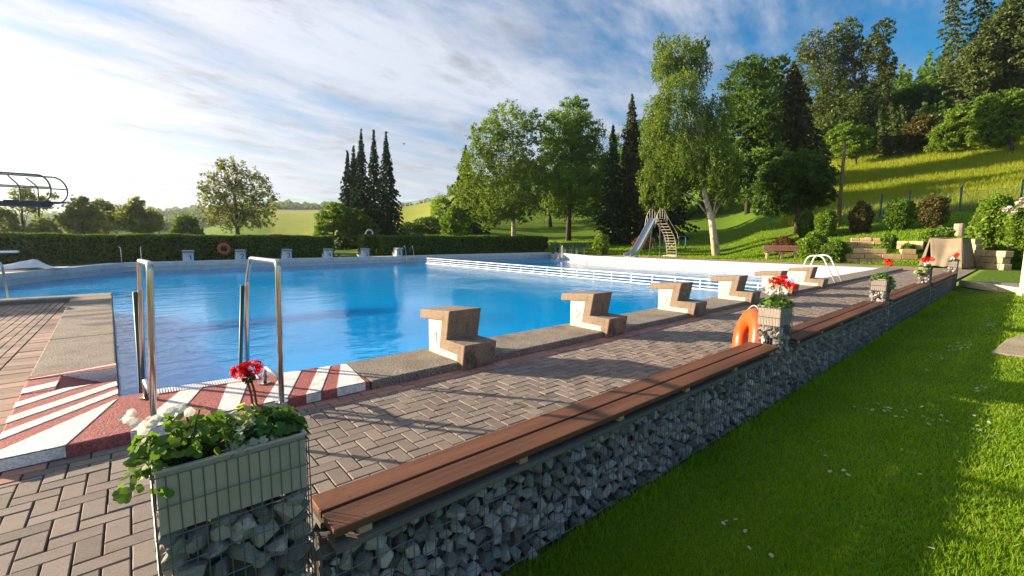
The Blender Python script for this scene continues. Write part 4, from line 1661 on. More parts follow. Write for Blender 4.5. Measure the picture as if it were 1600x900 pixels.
def tree(name, label, base, D, blobs, lm, n, leaf, bark='bark', tr=.2, group=None, droop=0., per=45, spread=.26, limbs=True, dvar=.7, lean=None, trunk_top=None, flat=0., cat='tree', down=0., rough_=0.):
    b = G(base, D)
    t = thing(name, label, cat, b, group)
    B = []
    for (cx, cy, rx, ry) in blobs:
        sx, sz = mpp(cx, D)
        dd = D + random.uniform(-1, 1) * rx * sx * dvar
        p = atD(cx, cy, dd) - b
        B.append(((p.x, p.y, p.z), (rx * sx, max(rx, ry * .6) * sx, ry * sz)))
    leaf *= .8
    spread *= .8
    pts = blob_points(B, int(n * 1.7), per, spread, droop)
    pts[:, 2] = np.maximum(pts[:, 2], .05)
    np_mesh('crown', leaf_quads(pts, leaf, flat, down=down), 4, M[lm], t)
    if limbs:
        mb = MB()
        top = Vector(trunk_top) if trunk_top else None
        if lean:
            path = [atD(px_, py_, D) - b for px_, py_ in lean]
            path[0] = Vector((0, 0, -.3))
        else:
            hi = max(B, key=lambda q: q[0][2])
            cz = sum(q[0][2] for q in B) / len(B)
            ax = sum(q[0][0] for q in B) / len(B)
            ay = sum(q[0][1] for q in B) / len(B)
            path = [Vector((0, 0, -.3)), Vector((ax * .15, ay * .15, cz * .4)), Vector((ax * .6, ay * .6, cz)), Vector(hi[0])]
        k = len(path)
        mb.tube(path, [tr * 1.25] + [tr * (1 - .75 * i / (k - 1)) for i in range(1, k)], 8)
        for (c, r) in B:
            c = Vector(c)
            # start of the limb: the point of the trunk somewhat lower than the clump
            q = min(path[1:], key=lambda p_: (p_ - c).length + (3 if p_.z > c.z else 0))
            if c.z < q.z + (.55 if lean else .12) * (c - q).length:
                continue
            for s in range(2):
                e = c + Vector((random.uniform(-.6, .6) * r[0], random.uniform(-.6, .6) * r[1], random.uniform(-.2, .7) * r[2]))
                mid = (q + e) / 2 + Vector((0, 0, .16 * (e - q).length))
                mb.tube([q, mid, e], [tr * .28, tr * .17, tr * .05], 5)
        mb.build('trunk', M[bark], t, smooth=True)
    return t


def conifer(name, label, base, D, tip, halfw, lm, group=None, low=.06, dens=1., leaf=.2, power=.85, droop=.35, gap=.42, tr=.16, dx=0):
    b = G(base, D)
    topw = atD(tip[0], tip[1], D)
    Hh = topw.z - b.z
    R = halfw * mpp(base, D)[0]
    off = Vector((topw.x - b.x, topw.y - b.y, 0))
    t = thing(name, label, 'tree', b, group)
    P = []
    z = Hh * low
    while z < Hh - .15:
        f = 1 - z / Hh
        r = R * f ** power
        k = max(4, int(6 + 5 * f))
        a0 = rng.uniform(0, 6.28)
        jit = rng.uniform(.75, 1.12)
        for i in range(k):
            a = a0 + 6.283 * i / k + rng.uniform(-.3, .3)
            L = r * jit * rng.uniform(.7, 1.15)
            m_ = max(3, int(L / leaf * 3.2 * dens))
            s = rng.uniform(.08, 1, m_) ** .7
            side = rng.normal(size=m_) * .13 * L * (1.1 - s)
            x, y = np.cos(a) * s * L - np.sin(a) * side, np.sin(a) * s * L + np.cos(a) * side
            zz = z - droop * L * s ** 1.4 + .12 * L * np.maximum(s - .8, 0) + rng.normal(size=m_) * .05
            q = np.stack([x + off.x * z / Hh, y + off.y * z / Hh, zz], 1)
            P.append(q)
        z += gap * (.55 + .6 * f)
    for i in range(6):
        P.append(np.array([[off.x, off.y, Hh - .12 * i]]) + rng.normal(size=(4, 3)) * .04)
    P = np.concatenate(P)
    P[:, 2] = np.maximum(P[:, 2], .05)
    np_mesh('crown', leaf_quads(P, leaf, .8, .5), 4, M[lm], t)
    MB().tube([(0, 0, -.3), (off.x * .9, off.y * .9, Hh * .9)], [tr, tr * .15], 7).build('trunk', M['bark'], t, smooth=True)
    return t


def bush(name, label, base, D, cy, rx, ry, lm, n, leaf, group=None, cat='shrub', top=None, spread=.3):
    """a clipped or rounded shrub: leaves near the surface of a lumpy dome, with stems"""
    b = G(base, D)
    t = thing(name, label, cat, b, group)
    sx, sz = mpp(base, D)
    p = atD(base, cy, D) - b
    topz = p.z + ry * sz
    p.z = topz / 2
    r = np.array([rx * sx, rx * sx * .9, topz / 2 + .04])
    d = rand_units(n)
    rr = rng.uniform(.55, 1.02, (n, 1)) ** .5
    ph = (base * .37) % 6.28
    lump = 1 + .13 * np.sin(d[:, :1] * 5 + 1 + ph) * np.sin(d[:, 1:2] * 6 + ph) + .09 * np.sin(d[:, 2:3] * 7 + ph) + .07 * np.abs(rng.normal(size=(n, 1)))
    pts = d * rr * lump * r + np.array([0, 0, p.z])
    pts[:, 2] = np.maximum(pts[:, 2], .03)
    np_mesh('foliage', leaf_quads(pts, leaf), 4, M[lm], t)
    mb = MB()
    for i in range(7):
        a = 6.28 * i / 7
        mb.tube([(0, 0, -.1), (math.cos(a) * r[0] * .3, math.sin(a) * r[1] * .3, p.z * .7), (math.cos(a) * r[0] * .6, math.sin(a) * r[1] * .6, p.z + r[2] * .4)], [.05, .035, .012], 5)
    mb.build('stems', M['bark'], t)
    return t


# ------------------------------------------------------------------ hedges
def hedge(label, x0, x1, y0, y1, h, n):
    t = thing('hedge', label, 'hedge', ((x0 + x1) / 2, (y0 + y1) / 2, -.05))
    c = Vector(t.location)
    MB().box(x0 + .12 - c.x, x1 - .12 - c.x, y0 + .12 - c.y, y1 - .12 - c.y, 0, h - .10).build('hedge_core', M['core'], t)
    L, Wd = x1 - x0, y1 - y0
    areas = np.array([L * h, L * h, L * Wd, Wd * h, Wd * h])
    cnt = (n * areas / areas.sum()).astype(int)
    P = []
    dep = lambda k: rng.exponential(.05, k)
    u, v = rng.uniform(x0, x1, cnt[0]), rng.uniform(0, h, cnt[0])
    P.append(np.stack([u, y0 + dep(cnt[0]) - .03, v], 1))
    u, v = rng.uniform(x0, x1, cnt[1]), rng.uniform(0, h, cnt[1])
    P.append(np.stack([u, y1 - dep(cnt[1]) + .03, v], 1))
    u, v = rng.uniform(x0, x1, cnt[2]), rng.uniform(y0, y1, cnt[2])
    P.append(np.stack([u, v, h - dep(cnt[2]) + .04], 1))
    for q, xx, sg in ((3, x0, 1), (4, x1, -1)):
        u, v = rng.uniform(y0, y1, cnt[q]), rng.uniform(0, h, cnt[q])
        P.append(np.stack([xx + sg * dep(cnt[q]), u, v], 1))
    P = np.concatenate(P)
    k = 3
    P[:, 2] += .035 * np.sin(P[:, 0] * 1.1) + .02 * np.sin(P[:, 0] * 3.7)
    P[:, 1] += .05 * np.sin(P[:, 0] * 1.7) * np.sin(P[:, 2] * 3)
    # looser shoots along the top
    P -= np.array([c.x, c.y, 0])
    np_mesh('foliage', leaf_quads(P, .075), 4, M['lf_hedge'], t)
    mb = MB()
    for x in np.arange(x0 + .4, x1, 1.6):
        mb.tube([(x - c.x, 0, -.05), (x - c.x, 0, .5)], .05, 5)
    mb.build('stems', M['bark'], t)


hedge('long dark clipped hedge on the left behind far blocks 1 to 4', -13.5, 10.8, 32.0, 33.2, 1.50, 46000)
hedge('short clipped hedge block left of the shower pipe', 13.3, 14.25, 32.9, 34.0, 1.58, 3000)
hedge('long clipped hedge behind the barrier, starting at the shower pipe', 14.35, 32.0, 31.9, 33.0, 1.56, 30000)

t = thing('shower', 'curved steel shower pipe rising over the hedge gap', 'shower', (14.3, 33.5, -.05))
a = [Vector(q) for q in ((.06, 0, 0), (.06, 0, 1.75))]
MB().tube([(.0, 0, 0), (.0, 0, 1.75)] + [(-.27 + .27 * math.cos(x), 0, 1.75 + .27 * math.sin(x)) for x in np.linspace(.2, PI * .95, 9)], .055, 8).build('pipe', M['white_steel'], t, smooth=True)
MB().tube([(-.54, 0, 1.80), (-.55, 0, 1.70)], [.05, .09], 8).build('shower_head', M['steel'], t)
p0, p1 = at(524, 402, .05), at(556, 402, .05)
t = thing('low_platform', 'low pale timber platform in the gap between the hedges', 'platform', (10.95, 31.6, -.02))
for k in range(3):
    MB().box(0, 1.7, .0 + k * .2, .18 + k * .2, .26, .31).build('plank', M['wood_pale'], t)
for x in (.1, 1.5):
    MB().box(x, x + .1, .05, .5, 0, .26).build('leg', M['slab_grey'], t)


# ------------------------------------------------------------------ trees
def build_trees():
    random.seed(3)
    # left, against the light
    g = 'hazy trees beyond the left hedge'
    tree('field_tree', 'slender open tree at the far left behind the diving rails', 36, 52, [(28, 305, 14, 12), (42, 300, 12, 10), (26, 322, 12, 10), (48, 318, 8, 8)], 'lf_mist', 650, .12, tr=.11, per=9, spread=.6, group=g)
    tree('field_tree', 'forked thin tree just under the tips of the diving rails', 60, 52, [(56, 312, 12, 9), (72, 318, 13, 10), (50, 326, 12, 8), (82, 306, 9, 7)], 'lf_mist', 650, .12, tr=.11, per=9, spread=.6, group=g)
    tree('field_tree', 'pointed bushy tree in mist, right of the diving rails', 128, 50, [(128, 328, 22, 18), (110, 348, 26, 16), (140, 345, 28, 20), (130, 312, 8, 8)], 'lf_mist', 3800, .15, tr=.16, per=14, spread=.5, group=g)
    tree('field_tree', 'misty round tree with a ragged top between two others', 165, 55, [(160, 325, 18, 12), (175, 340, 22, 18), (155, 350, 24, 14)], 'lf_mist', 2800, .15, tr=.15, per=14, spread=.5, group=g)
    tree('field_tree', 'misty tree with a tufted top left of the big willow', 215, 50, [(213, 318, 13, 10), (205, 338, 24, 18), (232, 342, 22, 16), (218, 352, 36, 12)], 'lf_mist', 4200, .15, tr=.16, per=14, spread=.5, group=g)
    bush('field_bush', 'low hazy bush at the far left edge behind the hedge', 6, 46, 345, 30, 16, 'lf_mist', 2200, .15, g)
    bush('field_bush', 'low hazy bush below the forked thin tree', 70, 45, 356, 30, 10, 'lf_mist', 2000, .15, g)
    bush('field_bush', 'dark rounded bush beyond the hedge, left of the willow', 292, 58, 354, 26, 12, 'lf_dark', 2600, .2, g)
    tree('willow', 'large airy grey-green willow standing alone behind the left hedge', 372, 45,
         [(362, 268, 26, 24), (338, 286, 28, 24), (395, 285, 30, 24), (415, 312, 22, 26), (330, 320, 22, 24), (370, 312, 38, 28), (362, 338, 46, 20), (408, 340, 24, 18), (318, 296, 14, 14), (348, 256, 12, 10)],
         'lf_willow', 7000, .12, tr=.22, per=12, spread=.34, droop=1.0, down=.6)
    # five slim spruces
    g = 'slim dark spruces beyond the hedge gap'
    D = 50
    for (bx, tx, ty, hw, lab) in ((541, 543, 236, 29, 'shortest slim spruce, at the left of the group of five'), (554, 552, 228, 28, 'second slim spruce from the left, slightly taller than its neighbour'),
                                  (564, 564, 203, 32, 'tall slim spruce in the middle of the group of five'), (584, 584, 204, 32, 'tall slim spruce left of the widest one'),
                                  (606, 603, 207, 38, 'wide-skirted slim spruce at the right of the group of five')):
        conifer('spruce', lab, bx, D + random.uniform(-2, 2), (tx, ty), hw, 'lf_spruce', g, leaf=.15, power=.95, gap=.40, dens=1.7, droop=.6)
    tree('bushy_tree', 'leafy green tree at the foot of the spruces, left side', 520, 46, [(515, 345, 24, 20), (530, 330, 20, 14), (505, 362, 18, 14), (545, 356, 18, 18)], 'lf_mid', 6500, .12, tr=.14)
    tree('bushy_tree', 'dark low tree in front of the middle spruces', 566, 45, [(560, 345, 20, 16), (575, 362, 18, 18), (552, 368, 14, 14)], 'lf_dark', 4200, .12, tr=.12)
    for k, (px_, cy, rx, ry, D, lm, lab) in enumerate(((640, 358, 22, 10, 70, 'lf_dark', 'low dark bush on the slope right of the spruces'), (672, 352, 24, 12, 72, 'lf_dark', 'dark bush below the far yellow field'),
                                                       (712, 346, 22, 22, 50, 'lf_mid', 'round bush left of the twin-trunk birch'), (690, 330, 16, 24, 74, 'lf_light', 'bright green upright bush at the edge of the far field'))):
        bush('slope_bush', lab, px_, D, cy, rx, ry, lm, 3600, .16, 'bushes on the far slope')
    # middle group
    tree('birch', 'twin-trunk birch with light feathery crown behind the barrier hedge', 803, 53,
         [(795, 190, 36, 30), (762, 215, 30, 28), (830, 200, 22, 30), (745, 255, 30, 34), (790, 250, 46, 40), (735, 300, 30, 30), (785, 305, 48, 34), (828, 280, 22, 46), (720, 330, 20, 14), (765, 335, 30, 20), (815, 330, 26, 18)],
         'lf_birch', 26000, .14, 'birch', .25, per=26, spread=.3, droop=.9, lean=[(803, 372), (802, 335), (806, 285), (800, 200)])
    conifer('spruce', 'dark spruce half hidden at the left of the twin birch', 725, 62, (728, 228), 40, 'lf_spruce', leaf=.22, power=.8, gap=.5, dens=1.2)
    tree('maple', 'dense rounded green tree with straight dark trunk beside the twin birch', 888, 55,
         [(895, 180, 28, 26), (870, 205, 30, 30), (918, 212, 30, 30), (892, 235, 46, 34), (862, 262, 30, 34), (925, 262, 32, 38), (895, 290, 46, 30), (870, 318, 26, 18), (925, 315, 26, 20), (905, 160, 12, 10)],
         'lf_mid', 30000, .15, tr=.3, per=40, spread=.27)
    conifer('spruce', 'smaller dark spruce right of the dense rounded tree', 958, 50, (958, 195), 34, 'lf_spruce', leaf=.17, power=.85, gap=.42, dens=1.4)
    conifer('spruce', 'taller dark spruce left of the weeping birch', 984, 52, (988, 148), 40, 'lf_brown', leaf=.18, power=.8, gap=.42, dens=1.4)
    conifer('spruce', 'deep shaded spruce behind the slide', 1035, 55, (1030, 150), 55, 'lf_spruce', leaf=.22, power=.6, gap=.5, dens=1.2)
    tree('birch', 'tall weeping birch with leaning pale trunk behind the slide ladder', 1122, 41,
         [(1060, 80, 42, 20), (1045, 105, 30, 26), (1092, 100, 22, 24), (1065, 135, 36, 24), (1030, 175, 26, 30), (1075, 180, 44, 34), (1120, 175, 28, 28), (1020, 220, 22, 40), (1060, 235, 42, 40), (1110, 225, 36, 36),
          (1012, 275, 14, 30), (1042, 290, 22, 34), (1112, 262, 34, 26), (1128, 290, 24, 30), (1140, 250, 22, 24), (1092, 280, 14, 16), (1035, 65, 16, 10), (1095, 70, 14, 14), (1008, 305, 10, 22), (1030, 318, 12, 18), (1054, 308, 12, 20), (1146, 300, 14, 22)],
         'lf_birch', 40000, .10, 'birch', .30, per=22, spread=.28, droop=2.6, down=.9, lean=[(1122, 398), (1112, 345), (1098, 290), (1092, 215), (1083, 150), (1072, 80)])
    g = 'dark trees behind the weeping birch'
    tree('beech', 'very dark tree close behind the weeping birch, right side', 1165, 66, [(1165, 130, 40, 40), (1185, 175, 40, 40), (1150, 200, 40, 40), (1190, 230, 36, 36), (1145, 270, 40, 36), (1180, 290, 40, 36), (1175, 105, 20, 20)], 'lf_dark', 20000, .22, tr=.3, group=g)
    tree('beech', 'dark filler tree between the dense tree and the birch', 1010, 72, [(1000, 230, 50, 40), (1060, 260, 50, 50), (960, 290, 50, 40), (1010, 320, 60, 34), (1100, 300, 50, 40)], 'lf_dark', 14000, .26, tr=.3, group=g)
    tree('beech', 'dark broad tree filling the shade behind the dense rounded tree', 860, 76, [(820, 280, 50, 36), (870, 320, 60, 26), (930, 310, 60, 34), (780, 320, 40, 26)], 'lf_dark', 12000, .26, tr=.3, group=g)
    tree('cherry', 'dark round-headed tree in shade left of the utility pole', 1245, 46,
         [(1245, 265, 44, 30), (1215, 285, 36, 32), (1278, 280, 30, 28), (1240, 310, 50, 24), (1200, 315, 26, 24), (1285, 305, 20, 20)], 'lf_dark', 22000, .14, tr=.25)
    conifer('spruce', 'broad brownish spruce beside the tall trees on the hill', 1237, 70, (1240, 97), 78, 'lf_brown', leaf=.26, power=.75, gap=.5, dens=1.5, droop=.5)
    g = 'tall trees on the hill top'
    tree('hill_tree', 'tall dark tree just left of the brownish spruce', 1205, 88, [(1212, 110, 22, 20), (1200, 140, 28, 30), (1215, 175, 30, 30), (1195, 205, 28, 26)], 'lf_dark', 9000, .28, tr=.25, group=g)
    tree('hill_tree', 'tall feathery tree, left part of the hill-top stand', 1275, 100, [(1270, 70, 26, 22), (1262, 105, 28, 26), (1290, 100, 26, 30), (1275, 145, 34, 30), (1290, 185, 34, 26)], 'lf_pine', 7000, .24, tr=.3, per=16, spread=.24, flat=1., group=g)
    tree('hill_tree', 'tallest feathery tree in the middle of the hill-top stand', 1325, 100, [(1322, 50, 26, 20), (1310, 80, 28, 26), (1340, 85, 26, 26), (1325, 125, 36, 30), (1320, 175, 34, 30)], 'lf_pine', 7600, .24, tr=.3, per=16, spread=.24, flat=1., group=g)
    tree('hill_tree', 'tall light-edged tree at the right of the hill-top stand', 1375, 100, [(1380, 50, 20, 20), (1368, 80, 24, 26), (1385, 105, 20, 26), (1372, 145, 26, 30), (1370, 185, 28, 24)], 'lf_pine', 6000, .24, tr=.3, per=16, spread=.24, flat=1., group=g)
    tree('hill_tree', 'dark low woodland tree below the gap of blue sky', 1430, 105, [(1420, 165, 34, 26), (1450, 155, 30, 22), (1435, 195, 44, 26), (1400, 190, 30, 28)], 'lf_dark', 9000, .3, tr=.25, group=g)
    conifer('larch', 'tall feathery larch right of the gap of blue sky', 1490, 95, (1486, -30), 62, 'lf_pine', g, low=.1, leaf=.26, power=.7, gap=1.0, dens=1.1, droop=.35, tr=.3)
    tree('hill_tree', 'big green-gold tree in the upper right corner', 1560, 88, [(1560, 50, 34, 24), (1582, 20, 26, 26), (1530, 85, 34, 22), (1580, 95, 40, 24), (1610, 60, 34, 50), (1530, 120, 38, 20), (1575, 130, 40, 20), (1510, 105, 20, 14)], 'lf_pine', 14000, .26, tr=.3, per=20, spread=.24, flat=1., group=g)
    conifer('larch', 'tall dark larch cut off by the top edge, behind the green-gold tree', 1535, 104, (1530, -60), 62, 'lf_spruce', g, low=.1, leaf=.3, power=.7, gap=1.0, dens=1.1, droop=.35, tr=.3)
    conifer('larch', 'dark larch at the very corner, cut off by the top edge', 1590, 100, (1590, -70), 70, 'lf_pine', g, low=.1, leaf=.3, power=.7, gap=.9, dens=1.2, droop=.35, tr=.3)
    g = 'small trees along the meadow edge'
    tree('meadow_tree', 'small yellow-green tree right behind the utility pole', 1328, 84, [(1325, 208, 28, 16), (1345, 215, 22, 16), (1305, 215, 18, 14), (1330, 232, 30, 14)], 'lf_light', 7000, .2, tr=.14, group=g)
    for (bx, tx, ty, hw, lab) in ((1372, 1375, 178, 16, 'small green fir left in the row above the meadow'), (1392, 1392, 160, 18, 'pointed green fir in the middle of the row above the meadow'), (1412, 1408, 165, 18, 'pointed green fir right in the row above the meadow')):
        conifer('fir', lab, bx, 88, (tx, ty), hw, 'lf_pine', g, leaf=.24, power=.9, gap=.5, dens=1.5)
    tree('meadow_tree', 'olive shrubby tree above the meadow, right of the small firs', 1448, 88, [(1440, 200, 26, 20), (1460, 215, 26, 16), (1430, 222, 24, 12)], 'lf_olive', 6000, .2, tr=.14, group=g)
    tree('meadow_tree', 'bright green spreading tree above the meadow', 1495, 84, [(1500, 185, 24, 22), (1480, 210, 28, 20), (1510, 215, 24, 16), (1465, 228, 22, 10)], 'lf_light', 9000, .2, tr=.14, group=g)
    tree('meadow_tree', 'large bright green tree at the right edge above the meadow', 1565, 80, [(1560, 165, 36, 24), (1540, 190, 32, 26), (1580, 190, 36, 28), (1555, 215, 44, 14), (1595, 160, 26, 24), (1535, 165, 16, 16)], 'lf_light', 14000, .2, tr=.18, group=g)
    g = 'clipped bushes below the meadow fence'
    for (bx, cy, rx, ry, D, lm, lab) in ((1258, 347, 14, 15, 43, 'lf_mid', 'loose green bush first in the row, under the dark tree'), (1289, 345, 18, 16, 42, 'lf_bush', 'green ball bush beside the utility pole foot'),
                                         (1342, 336, 19, 17, 43, 'lf_olive', 'brownish ball bush third in the row'), (1401, 331, 25, 18, 43, 'lf_mid', 'dark glossy ball bush fourth in the row'), (1453, 326, 26, 20, 43, 'lf_olive', 'bronze ball bush last in the row')):
        bush('ball_bush', lab, bx, D, cy, rx, ry, lm, 4200, .085, g)
    bush('garden_bush', 'large bright bush right beside the red park bench', 1272, 34.5, 385, 23, 20, 'lf_bush', 4800, .08)
    bush('garden_bush', 'smaller dark green bush right of the large bright one', 1307, 33.5, 392, 23, 15, 'lf_mid', 4000, .08)
    bush('garden_bush', 'reddish low shrub behind the red park bench', 1225, 38, 380, 22, 8, 'lf_red', 1800, .08)
    bush('garden_bush', 'big yellow-green bush above the right stone wall', 1550, 36, 352, 36, 40, 'lf_bush', 9000, .10)
    t = bush('lilac_bush', 'bright bush with pale pink blossoms at the right edge', 1592, 33, 362, 24, 46, 'lf_bush', 6500, .09)
    c = Vector(t.location)
    for (px_, py_) in ((1578, 325), (1590, 318), (1598, 312), (1585, 330), (1570, 328), (1600, 322)):
        p = atD(px_, py_, 32.2) - c
        geranium_head(t, p, .11, 22, 'petal_lilac', 'blossom')
    bush('garden_bush', 'small round shrub on the far shallow edge left of the slide', 940, 40, 378, 13, 11, 'lf_bush', 2400, .08)
    bush('garden_bush', 'dark low shrub beside the foot of the slide', 1005, 45, 378, 16, 8, 'lf_red', 1600, .09)
    random.seed(9)
    for k, (px_, D, cy, rx, ry, lm, lab) in enumerate(((1420, 35.2, 390, 12, 8, 'lf_mid', 'green plant tuft hanging over the lower sandstone wall'), (1448, 36.2, 372, 16, 9, 'lf_light', 'iris clump at the left of the tent roof'),
                                                       (1470, 37.5, 362, 22, 7, 'lf_mid', 'low green planting behind the tent roof'), (1390, 37, 375, 13, 8, 'lf_mid', 'small green plant on the upper terrace'),
                                                       (1552, 33.4, 398, 14, 9, 'lf_olive', 'brown-green shrub growing over the right stone wall'), (1580, 33, 400, 16, 8, 'lf_mid', 'low shrub at the foot of the lilac'),
                                                       (1360, 34.6, 403, 6, 6, 'lf_mid', 'tiny plant in the joint of the lower wall'), (1424, 34.5, 402, 9, 5, 'lf_dark', 'dark trailing tuft low on the sandstone wall'))):
        bush('terrace_plant', lab, px_, D, cy, rx, ry, lm, 900, .09, 'plants on the stone terraces', 'plant')


build_trees()


def far_woods():
    P = []
    for (a, b, D, h, n) in ((-200, 330, 640, 9, 5000), (200, 520, 640, 10, 7000), (380, 520, 600, 8, 3000), (-150, 425, 330, 11, 9000), (-150, 120, 120, 4, 4000), (560, 760, 480, 9, 5000), (700, 1100, 250, 12, 5000), (1150, 1700, 150, 14, 9000), (1180, 1460, 118, 9, 5000), (1190, 1640, 97, 7, 16000)):
        px = rng.uniform(a, b, n)
        dd = D * rng.uniform(.93, 1.12, n)
        az = YAW - np.arctan((px - 800) / FPX)
        x, y = dd * np.cos(az), dd * np.sin(az)
        z = ground_np(x, y) + rng.uniform(0, 1, n) ** .7 * h * (.62 + .14 * np.sin(px * .21) + .12 * np.sin(px * .47 + 1) + .12 * np.sin(px * .083 + 2))
        s = D / 640 * 2.2 + (.22 if D > 100 else .0)
        P.append(leaf_quads(np.stack([x, y, z], 1), s))
    o = np_mesh('far_woods', np.concatenate(P), 4, M['lf_dark'])
    tag(o, 'dark distant woods along the ridges', None, None, 'stuff')


far_woods()


# ------------------------------------------------------------------ grass
def blades(name, x, y, h, w, m, lean=.5, parent=None):
    n = len(x)
    z = ground_np(x, y)
    a = rng.uniform(0, 2 * PI, n)
    hx, hy = np.cos(a) * w / 2, np.sin(a) * w / 2
    la = rng.uniform(0, 2 * PI, n)
    ll = rng.uniform(0, lean, n) * h
    base = np.stack([x, y, z], 1)
    p0 = base - np.stack([hx, hy, np.zeros(n)], 1)
    p1 = base + np.stack([hx, hy, np.zeros(n)], 1)
    p2 = base + np.stack([np.cos(la) * ll, np.sin(la) * ll, h], 1)
    return tag(np_mesh(name, np.stack([p0, p1, p2], 1).reshape(-1, 3), 3, M[m]), kind='stuff')


def build_grass():
    # near lawn: dense where the viewer stands, thinner with distance
    n = 340000
    r = .9 * (26 / .9) ** rng.uniform(0, 1, n)
    th = rng.uniform(-.25, 1.0, n)
    x, y = r * np.cos(th), r * np.sin(th)
    ok = (y < 1.52) & ~((x > 17.9) & (y > -.5)) & (y > -8)
    x, y, r = x[ok], y[ok], r[ok]
    cl = .5 + .5 * np.sin(x * 5.1 + np.sin(y * 4.3)) * np.sin(y * 6.2 + 1.3)
    h = (.016 + .022 * rng.uniform(0, 1, len(x)) * (.5 + cl)) * (1 + .02 * r)
    h *= np.where(rng.uniform(0, 1, len(x)) < .02, 1.7, 1)
    w = .0038 + .0014 * r
    blades('lawn_grass', x, y, h, w, 'grass', .9)
    pick = rng.uniform(0, 1, len(x)) < .05
    blades('dry_grass', x[pick] + .01, y[pick] + .007, h[pick] * .9, w[pick], 'dry', 1.2)
    # longer tufts at the foot of the wall
    n = 4000
    x = rng.uniform(.4, 19, n)
    y = YF - rng.exponential(.05, n) - .02
    blades('lawn_grass', x, y, rng.uniform(.04, .10, n), .006 + .001 * x, 'grass', .8)
    # hillside meadow
    n = 70000
    px = rng.uniform(1215, 1720, n)
    D = rng.uniform(51, 92, n)
    az = YAW - np.arctan((px - 800) / FPX)
    x, y = D * np.cos(az), D * np.sin(az)
    blades('meadow_grass', x, y, rng.uniform(.25, .7, n), .07 + .0 * x, 'meadow', .6)
    # shorter grass on the garden slopes
    n = 60000
    px = rng.uniform(640, 1680, n)
    D = 33 + 22 * rng.uniform(0, 1, n) ** 1.2
    az = YAW - np.arctan((px - 800) / FPX)
    x, y = D * np.cos(az), D * np.sin(az)
    ok = ~((x < 31.6) & (y < 33.4)) & (x > 26)
    blades('slope_grass', x[ok], y[ok], rng.uniform(.05, .16, ok.sum()), np.full(ok.sum(), .06), 'grass', .8)


build_grass()

random.seed(8)
WEED = None
for px_, py_ in ((848, 619), (805, 632), (818, 637), (790, 648), (1105, 551), (21, 717), (640, 560)):
    p = at(px_, py_, 0)
    mb = MB()
    for k in range(14):
        a, L_ = random.uniform(0, 6.28), random.uniform(.015, .04)
        d_ = Vector((math.cos(a), math.sin(a), random.uniform(.3, 1.2))).normalized() * L_
        e_ = Vector((-math.sin(a), math.cos(a), 0)) * .004
        mb.add([(0, 0, 0), d_ * .6 + e_, d_, d_ * .6 - e_], [(0, 1, 2, 3)])
    tag(mb.build('weed', M['lf_pet'], None, p), 'tiny green weed sprouting from a paving joint by the pool', 'weed', 'weeds in the paving joints')

# daisies and dandelion-like dots in the lawn
random.seed(4)
dm = MB()
for k in range(10):
    a, b = 2 * PI * k / 10, 2 * PI * (k + .55) / 10
    dm.add([(0, 0, .002), (math.cos(a) * .011, math.sin(a) * .011, .003), (math.cos((a + b) / 2) * .013, math.sin((a + b) / 2) * .013, .004), (math.cos(b) * .011, math.sin(b) * .011, .003)], [(0, 1, 2, 3)], 0)
dm.add([(math.cos(k) * .004, math.sin(k) * .004, .005) for k in np.linspace(0, 5.3, 6)], [tuple(range(6))], 1)
dm.tube([(0, 0, -.05), (0, 0, .001)], .0012, 4, 2)
DAISY = None
M['pollen'] = mat('pollen', (.7, .5, .05), (.6, .4, .04), 30, .9)
spots = [(1455, 857), (1530, 672), (1527, 665), (1545, 660), (1557, 678), (1535, 676), (1520, 670), (1410, 652), (1480, 658), (1500, 722), (1130, 818), (1135, 815), (1165, 830), (1170, 856), (1205, 868), (1150, 812), (1280, 690), (1290, 712), (1297, 737), (1318, 735), (1325, 742)]
for (cx, cy, sx, sy, n) in ((1380, 640, 70, 8, 16), (1495, 542, 22, 7, 22), (1465, 560, 16, 4, 8), (1545, 507, 14, 6, 14), (1525, 605, 28, 5, 9), (1350, 535, 60, 10, 9), (1450, 660, 90, 60, 12)):
    for _ in range(n):
        spots.append((random.gauss(cx, sx * .55), random.gauss(cy, sy * .6)))
k = 0
for px_, py_ in spots:
    p = at(px_, py_, -.03)
    p = at(px_, py_, gz(p.x, p.y) + .028)
    if p.y > 1.35 or px_ > 1597:
        continue
    s = random.uniform(.7, 1.05) * (1 + p.length * .035)
    if DAISY is None:
        DAISY = dm.build('daisy', [M['petal_white'], M['pollen'], M['stem']], None, p)
        o = tag(DAISY, 'small white daisy growing in the lawn right of the gabion wall', 'daisy', 'daisies scattered over the near lawn')
    else:
        o = DAISY.copy()
        COL.objects.link(o)
    o.location = p
    o.rotation_euler = (random.uniform(-.3, .3), random.uniform(-.7, -.1), random.uniform(0, 6))
    o.scale = (s, s, s)


# ------------------------------------------------------------------ garden and playground furniture
def block_wall(label, p0, p1, z0, rows, bh, bl, thick=.35, seed=1):
    random.seed(seed)
    p0, p1 = Vector(p0), Vector(p1)
    d = (p1 - p0)
    d.z = 0
    L = d.length
    d.normalize()
    nn = Vector((-d.y, d.x, 0))
    t = thing('stone_wall', label, 'wall', (p0.x, p0.y, z0), 'sandstone walls of the terraces')
    for r in range(rows):
        s = 0 if r % 2 == 0 else -bl * .45
        while s < L - .05:
            ln = bl * random.uniform(.75, 1.25)
            a, b = max(0, s), min(L, s + ln)
            if b - a > .12 and not (r == rows - 1 and random.random() < .12):
                c = d * ((a + b) / 2) + nn * (thick / 2 + random.uniform(-.02, .02)) + Vector((0, 0, r * bh + bh / 2))
                MB().obox((0, 0, 0), d * ((b - a) / 2 - .012), nn * (thick / 2), Vector((0, 0, bh / 2 - .009))).build('stone_block', M['sandstone'], t, loc=c, bevel=.02)
            s += ln
    return t


